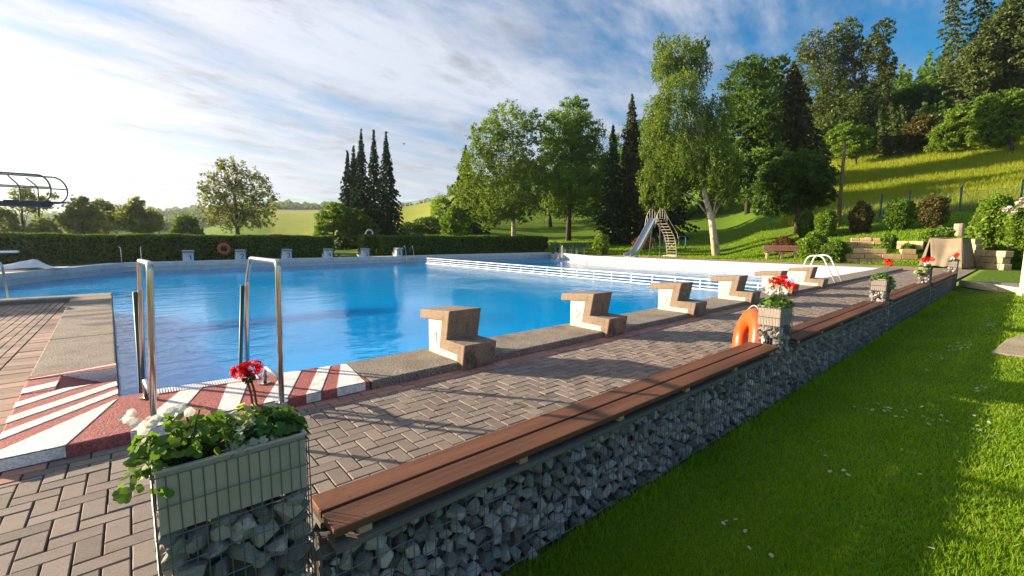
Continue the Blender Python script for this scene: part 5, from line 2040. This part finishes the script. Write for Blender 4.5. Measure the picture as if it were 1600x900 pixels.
def wpt(px, D):
    p = atD(px, 371, D)
    return Vector((p.x, p.y, 0))


block_wall('long lower sandstone wall right of the dark green bush', wpt(1316, 33.2), wpt(1438, 34.2), .0, 3, .30, .75, seed=2)
block_wall('short middle sandstone wall with a dark gap above the lower one', wpt(1320, 35.4), wpt(1366, 35.8), .72, 2, .28, .6, seed=3)
block_wall('upper thin sandstone wall under the bronze bushes', wpt(1330, 37.6), wpt(1402, 37.9), 1.1, 2, .22, .7, seed=4)
block_wall('sandstone ledge left of the tent roof', wpt(1402, 35.6), wpt(1444, 35.4), .86, 2, .25, .8, seed=5)
block_wall('yellow sandstone wall right of the tent', wpt(1524, 32.8), wpt(1574, 31.4), .0, 3, .31, .7, seed=6)
block_wall('dark stone wall in shade between tent and yellow wall', wpt(1500, 34.6), wpt(1526, 33.8), .3, 4, .3, .6, seed=7)
for (px_, D, h, r, lab) in ((1497, 40.5, .75, .27, 'tall pinkish stone stump above the tent'), (1357, 38.0, .55, .25, 'small pale stone stump on the upper terrace')):
    b = G(px_, D)
    t = thing('stone_stump', lab, 'stone post', b)
    mb = MB()
    mb.loft([(r * math.cos(a) * (1 + .06 * math.sin(3 * a)), r * math.sin(a), -.1) for a in np.linspace(0, 2 * PI, 11)[:-1]], [(r * .9 * math.cos(a) * (1 + .06 * math.sin(3 * a + 1)), r * .95 * math.sin(a), h + .03 * math.sin(2 * a)) for a in np.linspace(0, 2 * PI, 11)[:-1]])
    mb.build('stump', M['bollard'], t, bevel=.03)


def build_tent():
    """beige canvas thrown over a frame, sagging between its upper corners"""
    D = 31.6
    bl, br = atD(1439, 416.5, D), atD(1508, 418.5, D - .5)
    bl.z = br.z = 0
    tl, tr_ = atD(1452, 371.5, D + .55), atD(1499, 371.5, D + .1)
    H = (tl.z + tr_.z) / 2
    u = (br - bl).normalized()
    n = Vector((-u.y, u.x, 0))
    if n.dot(bl) < 0:
        n = -n
    c = (bl + br) / 2
    W = (br - bl).length
    Wt = (tr_ - tl).length
    t = thing('canvas_cover', 'beige canvas cover draped over a tall frame beside the sandstone walls', 'tarpaulin', c)
    fr, co = MB(), MB()
    dep = 1.1
    top = [u * (-Wt / 2), u * (Wt / 2), u * (Wt / 2) + n * dep, u * (-Wt / 2) + n * dep]
    bot = [u * (-W / 2) - n * .35, u * (W / 2) - n * .35, u * (W / 2) + n * (dep + .35), u * (-W / 2) + n * (dep + .35)]
    for a, b in zip(top, bot):
        fr.tube([Vector((b.x * .93, b.y * .93, -.1)), a * .96 + Vector((0, 0, H - .05))], .03, 6)
    fr.build('frame', M['slab_grey'], t)
    def sheet(A, B, nu=16, nv=12, sag=0., fold=0., ph=0., nrm=None, hem=.0):
        (a0, a1), (b0, b1) = A, B
        vs, fs = [], []
        for j in range(nv + 1):
            for i in range(nu + 1):
                s, q = i / nu, j / nv
                p = (a0.lerp(a1, s)).lerp(b0.lerp(b1, s), q)
                p = p - nrm * (sag * math.sin(PI * s) ** 1.2 * math.sin(PI * min(1, q * 1.1 + .08)))
                p = p + nrm * (fold * (.2 + q) * math.sin(s * 15 + ph + q * 2))
                if sag and j == 0:
                    p.z -= .05 * math.sin(PI * s)
                if j == nv:
                    p.z += hem * (.5 + .5 * math.sin(s * 9 + ph))
                vs.append(p)
        for j in range(nv):
            for i in range(nu):
                k = j * (nu + 1) + i
                fs.append((k, k + 1, k + nu + 2, k + nu + 1))
        co.add(vs, fs)
    Z = Vector((0, 0, H))
    g = Vector((0, 0, .04))
    # front: a panel hung between the upper corners, narrower at the foot
    sheet((top[0] + Z, top[1] + Z), (bot[0] * .40 + g * 2 - n * .2, bot[1] * .64 + g * 2 - n * .1), sag=-.22, fold=.03, nrm=n, hem=.05)
    sheet((top[1] + Z, top[2] + Z), (bot[1] + g, bot[2] + g), sag=.05, fold=.04, ph=1, nrm=u)
    sheet((top[3] + Z, top[0] + Z), (bot[3] + g, bot[0] + g), sag=-.05, fold=.04, ph=2, nrm=-u)
    sheet((top[2] + Z, top[3] + Z), (bot[2] + g, bot[3] + g), fold=.04, ph=3, nrm=-n)
    sheet((top[0] + Z, top[1] + Z), (top[3] + Z, top[2] + Z), nv=6, nrm=Vector((0, 0, 1)))
    # loose wings at the two front corners
    sheet((top[0] + Z, top[0] + Z + u * .04), (bot[0] + g, bot[0] + u * .20 + g), nu=5, fold=.03, nrm=n)
    sheet((top[1] + Z - u * .04, top[1] + Z), (bot[1] - u * .30 + g, bot[1] + g), nu=5, fold=.03, nrm=n)
    o = co.build('canvas', M['canvas'], t, smooth=True)
    sd_ = o.modifiers.new('thick', 'SOLIDIFY')
    sd_.thickness = .012


build_tent()


def park_bench(label, base_px, D, rz, m_slat, m_leg, w=1.9, group=None, nl=3):
    b = G(base_px, D)
    t = thing('park_bench', label, 'bench', b, group, rz)
    for k in range(3):
        MB().box(-w / 2, w / 2, -.28 + k * .15, -.15 + k * .15, .42, .46).build('seat_slat', m_slat, t)
    for k in range(3):
        z = .55 + k * .13
        MB().obox((0, .20 + k * .035, z + .05), (w / 2, 0, 0), (0, .017, 0), (0, .01, .055)).build('back_slat', m_slat, t)
    for k in range(nl):
        x = -w / 2 + .22 + (w - .44) * k / (nl - 1)
        mb = MB()
        mb.box(x - .06, x + .06, -.26, -.12, -.1, .42)
        mb.box(x - .06, x + .06, .06, .20, -.1, .42)
        mb.box(x - .055, x + .055, -.119, .059, .30, .40)
        mb.obox((x, .265, .66), (.03, 0, 0), (0, .02, 0), (0, .06, .25))
        mb.build('leg', m_leg, t)
    return t


park_bench('red-brown slatted park bench between the lawn and the bright bush', 1222, 35.6, rad(-58), M['wood_red'], M['slab'], 2.1)
g = 'green benches behind the shallow end'
park_bench('dark green bench at the end of the hedge, left of three', 868, 41.5, rad(-25), M['green_paint'], M['green_paint'], .95, g, 2)
park_bench('dark green bench in the middle of three by the hedge', 887, 41.0, rad(-25), M['green_paint'], M['white_coping'], 1.05, g, 2)
park_bench('green bench catching sunlight at the right of three', 907, 40.6, rad(-40), M['green_paint'], M['white_coping'], 1.1, g, 2)
b = G(697, 66)
t = thing('picnic_table', 'small dark picnic table on the far slope', 'table', b)
MB().box(-.9, .9, -.4, .4, .7, .76).build('table_top', M['wood_old'], t)
for s in (-1, 1):
    MB().box(-.9, .9, s * .7 - .13, s * .7 + .13, .42, .46).build('bench_seat', M['wood_old'], t)
    MB().box(s * .6 - .05, s * .6 + .05, -.7, .7, .36, .419).build('crossbar', M['wood_old'], t)
    MB().box(s * .6 - .04, s * .6 + .04, -.3, -.2, -.1, .359).build('leg', M['wood_old'], t)
    MB().box(s * .6 - .04, s * .6 + .04, .2, .3, -.1, .359).build('leg', M['wood_old'], t)
    MB().box(s * .6 - .04, s * .6 + .04, -.05, .05, .42, .70).build('post', M['wood_old'], t)


def build_slide():
    Y = 19.1
    foot, top = atY(988, 402.5, Y), atY(1022, 341, Y)
    t = thing('water_slide', 'steel slide with a curved ladder running down into the shallow pool', 'slide', (30.9, Y, 0))
    L = Vector((30.9, Y, 0))
    w = .27
    # chute: steep, flattening towards the water
    cl = [top, top.lerp(foot, .5) + Vector((.05, 0, -.03)), top.lerp(foot, .82) + Vector((.02, 0, -.05)), Vector((foot.x + .05, Y, .26)), Vector((foot.x - .65, Y, .14))]
    cl = fillet([p - L for p in cl], .6, 6)
    mb = MB()
    prof = [(-w - .03, .20), (-w, .20), (-w, .03), (-w * .6, 0), (w * .6, 0), (w, .03), (w, .20), (w + .03, .20), (w + .03, -.03), (-w - .03, -.03)]
    vs, fs = [], []
    for i, p in enumerate(cl):
        d = (cl[min(i + 1, len(cl) - 1)] - cl[max(i - 1, 0)]).normalized()
        up = Vector((0, 1, 0)).cross(d) * -1
        if up.z < 0:
            up = -up
        for a, b in prof:
            vs.append(p + Vector((0, a, 0)) + up * b)
    k = len(prof)
    for i in range(len(cl) - 1):
        for j in range(k):
            fs.append((i * k + j, i * k + (j + 1) % k, (i + 1) * k + (j + 1) % k, (i + 1) * k + j))
    fs += [tuple(range(k)), tuple((len(cl) - 1) * k + j for j in range(k))]
    mb.add(vs, fs)
    mb.build('chute', M['slide_steel'], t)
    tp = top - L
    # platform
    MB().box(tp.x, tp.x + .75, -.32, .32, tp.z - .04, tp.z).build('platform', M['slide_ladder'], t)
    # ladder stiles: an arch from the platform to the ground
    gl, gr = atY(1043, 400.5, Y) - L, atY(1064, 400.5, Y) - L
    gx = (gl.x + gr.x) / 2 - .35
    arch = [Vector((tp.x + .7, 0, tp.z - .02)), Vector((tp.x + 1.25, 0, tp.z * .86)), Vector((gx - .35, 0, tp.z * .5)), Vector((gx, 0, -.1))]
    arch = fillet(arch, .9, 7)
    for s in (-1, 1):
        MB().tube([p + Vector((0, s * .42, 0)) for p in arch], .035, 7).build('stile', M['slide_ladder'], t, smooth=True)
    n = 13
    # rungs placed by height
    for k in range(n):
        z = .12 + (tp.z - .3) * k / (n - 1)
        for a, b in zip(arch[:-1], arch[1:]):
            if (a.z - z) * (b.z - z) <= 0 and abs(a.z - b.z) > 1e-4:
                q = a.lerp(b, (z - a.z) / (b.z - a.z))
                MB().box(q.x - .05, q.x + .05, -.42, .42, q.z - .015, q.z + .015).build('rung', M['slide_ladder'], t)
                break
    # hoop handrails
    for s in (-1, 1):
        y = s * .44
        hoop = fillet([Vector((tp.x - .55, y, tp.z - .75)), Vector((tp.x - .35, y, tp.z + .15)), Vector((tp.x + .1, y, tp.z + .72)), Vector((tp.x + .6, y, tp.z + .72)), Vector((tp.x + 1.35, y, tp.z * .99)),
                       Vector((gx - .1, y, tp.z * .62)), Vector((gx + .2, y, 1.0)), Vector((gx + .02, y, .85))], .4, 6)
        MB().tube(hoop, .026, 6).build('handrail', M['slide_ladder'], t, smooth=True)
        for x in (-.2, .12, .45, .8, 1.15):
            zt_ = tp.z + (.42 if x < 0 else .72 if x < .7 else .45 if x < 1 else .2)
            MB().tube([(tp.x + x, y, tp.z - (.35 if x < 0 else .05 if x < .9 else .35)), (tp.x + x - .05, y, zt_)], .02, 5).build('baluster', M['slide_ladder'], t)
    # struts
    for s in (-1, 1):
        MB().tube([(tp.x + .3, s * .3, tp.z - .04), (tp.x + .3, s * .5, -.1)], .04, 6).build('strut', M['dark_metal'], t)
        MB().tube([(gx - .2, s * .42, 1.25), (gx - .05, -s * .42, .45)], .02, 5).build('cross_brace', M['slide_ladder'], t)
    MB().box(gx - .4, gx + .35, -.6, .6, -.02, .06).build('foot_plate', M['white_coping'], t)
    for s in (-1, 1):
        MB().box(foot.x - L.x - .1, foot.x - L.x + .15, s * .36 - .05, s * .36 + .05, 0.0, .22).build('foot_bracket', M['white_coping'], t)


build_slide()
b = G(1052, 45)
t = thing('climbing_frame', 'thin blue steel bar frame on the lawn behind the slide', 'play frame', b, None, rad(-30))
for x in (-1.3, -.9, 1.3):
    MB().tube([(x, 0, -.1), (x, 0, 1.25)], .05, 6).build('post', M['blue_steel'], t)
MB().tube([(-1.5, 0, 1.25), (-.7, 0, 1.25)], .05, 6).build('bar', M['blue_steel'], t)
MB().tube([(.6, 0, 1.25), (1.35, 0, 1.25)], .05, 6).build('bar', M['blue_steel'], t)
b = G(1010, 47)
park_bench('reddish bench in the shade right of the slide chute', 1012, 47, rad(-40), M['wood_red'], M['slab'], 1.7)

# utility pole
b = G(1308, 46)
tp = atD(1320, 222, 46) - b
t = thing('utility_pole', 'leaning grey wooden pole at the edge of the meadow', 'pole', b)
MB().tube([(0, 0, -.3), tp * .5, tp], [.15, .13, .11], 9).build('shaft', M['pole_wood'], t, smooth=True)
MB().tube([tp * .25 + Vector((.0, 0, 0)), tp * .26], [.17, .17], 9).build('steel_band', M['dark_metal'], t)

# meadow fence
pts = [(1262, 47.5, 330), (1372, 49, 322), (1415, 50, 318), (1494, 51, 332), (1587, 52, 310), (1700, 54, 300)]
fpos = [G(p[0], p[1]) for p in pts]
t = thing('meadow_fence', 'wire mesh fence with green posts below the meadow', 'fence', fpos[0])
o0 = fpos[0]
FH = 1.55
for p in fpos:
    q = p - o0
    MB().tube([q + Vector((0, 0, -.3)), q + Vector((0, 0, FH + .55))], .07, 6).build('post', M['fence_post'], t)
for a, b in zip(fpos[:-1], fpos[1:]):
    a, b = a - o0, b - o0
    mb = MB()
    n = int((b - a).length / .14)
    for i in range(n):
        q = a.lerp(b, i / n)
        mb.tube([q, q + Vector((0, 0, FH))], .008, 3, caps=False)
    for j in range(10):
        z = Vector((0, 0, .08 + (FH - .08) * j / 9))
        mb.tube([a + z, a.lerp(b, .5) + z - Vector((0, 0, .05)), b + z], .008 if j < 9 else .022, 3, caps=False)
    mb.build('wire_panel', M['fence_wire'], t)
# white fence on the far field's crest
a, b = G(612, 225), G(690, 235)
t = thing('field_fence', 'pale fence line on the crest of the far field', 'fence', a)
for k in range(12):
    q = (b - a) * (k / 11)
    z = gz(a.x + q.x, a.y + q.y) - a.z
    MB().box(q.x - .12, q.x + .12, q.y - .12, q.y + .12, z - .3, z + 1.7).build('post', M['white_coping'], t)
for h in (.7, 1.5):
    for k in range(11):
        q, r = (b - a) * (k / 11), (b - a) * ((k + 1) / 11)
        z0, z1 = gz(a.x + q.x, a.y + q.y) - a.z, gz(a.x + r.x, a.y + r.y) - a.z
        MB().tube([(q.x, q.y, z0 + h), (r.x, r.y, z1 + h)], .16, 4).build('rail', M['white_coping'], t)


# diving tower on the left
def build_tower():
    t = thing('diving_platform', 'diving platform at the left edge with looped handrails', 'diving platform', (-6.6, 20.0, 0))
    L = Vector((-6.6, 20, 0))
    Y1, Y2 = 19.4, 20.05
    pa = atY(66, 316, Y1) - L
    zb = pa.z
    d1, d2 = Y1 - 20, Y2 - 20
    tipx = atY(66, 316, Y1).x - L.x
    tip2 = atY(80, 316, Y2).x - L.x
    MB().poly([(-1.4, d1), (tipx, d1), (tip2, d2), (-1.4, d2)], zb - .13, zb).build('platform_slab', M['board'], t, bevel=.01)
    MB().poly([(tipx - .8, d1 + .15), (tip2 + .35, d1 + .2), (tip2 + .35, d2 - .12), (tipx - .8, d2 - .12)], zb + .004, zb + .045).build('board_tip', M['board'], t)
    MB().box(-1.4, 1.0, d1 - .0, d2, zb - .42, zb - .35).build('lower_beam', M['board'], t)
    for y in (d1 + .1, d2 - .1):
        MB().tube([(-.2, y, -.1), (-.2, y, zb - .13)], .09, 8).build('column', M['dark_metal'], t)
        MB().tube([(-1.2, y, -.1), (-1.2, y, zb - .13)], .09, 8).build('column', M['dark_metal'], t)
    for (Yr, yl, top, bend, tipq, low, v) in ((Y1, d1, (58, 273), (79, 293), (79, 293), (70, 309), ((12, 274), (30, 290), (32, 314))), (Y2, d2, (82, 277), (105, 296), (105, 296), (98, 312), ((41, 278), (59, 292), (60, 312)))):
        q = lambda p: atY(p[0], p[1], Yr) - L
        a = q(top)
        b_ = q(tipq)
        c = q(low)
        pts = [Vector((-1.4, yl, a.z)), Vector((a.x, yl, a.z))]
        # loop: quarter round out, and back under to the slab
        cx, cz = a.x, (a.z + zb) / 2
        R1, R2 = b_.x - a.x, (a.z - zb) / 2
        for i in range(1, 13):
            th = PI / 2 - PI * .93 * i / 12
            pts.append(Vector((cx + R1 * math.cos(th), yl, cz + R2 * math.sin(th))))
        pts.append(Vector((cx - .35, yl, zb + .02)))
        MB().tube(pts, .022, 8).build('looped_handrail', M['dark_metal'], t, smooth=True)
        MB().tube([(-1.4, yl, cz + .05), (cx + R1 * .99, yl, cz + .05)], .018, 6).build('middle_rail', M['dark_metal'], t)
        u = [q(p) for p in v]
        MB().tube(fillet([Vector((p.x, yl, p.z)) for p in u[:2]] + [Vector((u[2].x, yl, zb))], .08), .018, 6).build('baluster', M['dark_metal'], t)
        for x in (.6, 1.9, 3.0):
            if x < u[2].x - .5:
                MB().tube([(x, yl, zb), (x, yl, a.z)], .018, 6).build('baluster', M['dark_metal'], t)
    t2 = thing('springboard', 'low springboard just entering the picture on the left edge', 'springboard', (-6.9, 22.3, 0))
    q = atY(28, 393.5, 22.3)
    MB().box(.0, q.x + 6.9, -.25, .25, q.z - .03, q.z + .03).build('board', M['white_steel'], t2)
    MB().box(.1, .7, -.3, .3, 0, q.z - .031).build('stand', M['slab_grey'], t2)
    MB().tube([(1.7, -.3, q.z - .1), (1.7, .3, q.z - .1)], .06, 8).build('fulcrum', M['dark_metal'], t2)
    MB().box(1.55, 1.85, -.28, .28, 0, q.z - .17).build('fulcrum_stand', M['dark_metal'], t2)


build_tower()

# crumpled white sheet on the far left pool edge
p = at(34, 424, .06)
t = thing('white_sheet', 'crumpled white sheet lying on the far left pool edge', 'sheet', (p.x - .5, p.y + .1, .055))
nu, nv = 22, 10
vs, fs = [], []
for j in range(nv + 1):
    for i in range(nu + 1):
        s, q = i / nu, j / nv
        z = .02 + .40 * max(0, 1 - abs(s - .70) / (.18 if s > .70 else .62)) ** 1.3 * (1 - abs(q - .5) * 1.6) + .10 * max(0, 1 - abs(s - .25) / .2) * max(0, 1 - abs(q - .3) * 2.2) + .025 * abs(math.sin(s * 19 + q * 7))
        vs.append((-1.3 + 2.9 * s, -.5 + 1.2 * q + 1.6 * s, z))
for j in range(nv):
    for i in range(nu):
        k = j * (nu + 1) + i
        fs.append((k, k + 1, k + nu + 2, k + nu + 1))
o = MB().add(vs, fs).build('sheet', M['tarp'], t)
s_ = o.modifiers.new('thick', 'SOLIDIFY')
s_.thickness = .008

# lawn slab, kerb, footpath and the painted post at the right edge
pts = [at(1548, 551, -.01), at(1572, 531, -.01), at(1606, 520, -.01)]
t = thing('lawn_slab', 'pale worn concrete slab lying in the lawn at the right edge', 'slab', (pts[0].x, pts[0].y, -.05))
c = Vector((pts[0].x, pts[0].y, -.05))
far = [pts[2] + Vector((.3, -1.6, 0)), at(1600, 557, -.01) + Vector((.1, -1.7, 0)), at(1600, 557, -.01)]
MB().poly([(p - c)[:2] for p in (pts + far)], -.06, .05).build('slab', M['slab'], t, bevel=.015)
k0, k1 = Vector((20.35, 1.50, 0)), Vector((18.0, -.05, 0))
d = (k1 - k0)
kl = d.length
d.normalize()
nn = Vector((-d.y, d.x, 0))
path = MB().poly([(k0 + nn * .12)[:2], (k1 + nn * .12)[:2], (k1 + d * 4 + nn * .12)[:2], (k1 + d * 4 + nn * 3.0)[:2], (k0 + nn * 3.2)[:2]], -.2, .11).build('footpath', M['asphalt'])
tag(path, kind='structure')
ks = tag(MB().add([(k0 - d * .0)[:2] + (-.1,), (k0 + d * .01)[:2] + (-.1,), (k0 + d * .01)[:2] + (-.09,)], [(0, 1, 2)]).build('kerb', M['kerb']), kind='structure') if False else None
kerb = MB().obox((k0 + k1) / 2 + nn * .055 + Vector((0, 0, -.06)), d * (kl / 2), nn * .045, (0, 0, .03)).build('kerb', M['joint'])
tag(kerb, kind='structure')
nk = 5
for i in range(nk):
    a, b = k0 + d * (kl * i / nk + .006), k0 + d * (kl * (i + 1) / nk - .006)
    MB().obox((0, 0, 0), d * ((b - a).length / 2), nn * .055, (0, 0, .1)).build('kerb_stone', M['kerb'], kerb, loc=(a + b) / 2 + nn * .055 + Vector((0, 0, .04)), bevel=.008)
pb = at(1603, 465, -.05)
t = thing('painted_post', 'pale yellow square post cut off by the right picture edge', 'post', pb, None, rad(20))
MB().box(-.11, .11, -.11, .11, 0, 2.55).build('shaft', M['pole_paint'], t, bevel=.012)
MB().box(-.14, .14, -.14, .14, 0, .12).build('base', M['slab_grey'], t, bevel=.01)

# a bird
p = atD(631, 225, 60)
t = thing('bird', 'tiny dark bird gliding right of the spruces', 'bird', p)
MB().tube([(-.3, .1, 0), (-.1, .03, .02), (.15, -.05, 0), (.3, -.1, 0)], [.02, .07, .06, .01], 6).build('body', M['dark_metal'], t, smooth=True)
t.scale = (.65, .65, .65)
wg = MB()
for s in (-1, 1):
    wg.loft([(-.08, .03, .02), (.10, -.03, .02), (.10, -.03, .035)], [(-.2 + .1 * s, s * .75, .16), (-.14 + .1 * s, s * .75, .16), (-.14 + .1 * s, s * .75, .165)])
wg.build('wings', M['dark_metal'], t)

# ------------------------------------------------------------------ haze
HAZE = 0.0002
if HAZE:
    hb = MB().box(-560, 840, -460, 840, -6, 112)
    mt, n, l = new_mat('thin_air')
    o_ = N(n, 'ShaderNodeOutputMaterial')
    v = N(n, 'ShaderNodeVolumePrincipled')
    v.inputs['Color'].default_value = (.86, .92, 1.0, 1)
    v.inputs['Density'].default_value = HAZE
    v.inputs['Anisotropy'].default_value = .6
    l.new(v.outputs[0], o_.inputs['Volume'])
    tag(hb.build('haze', mt), kind='stuff')
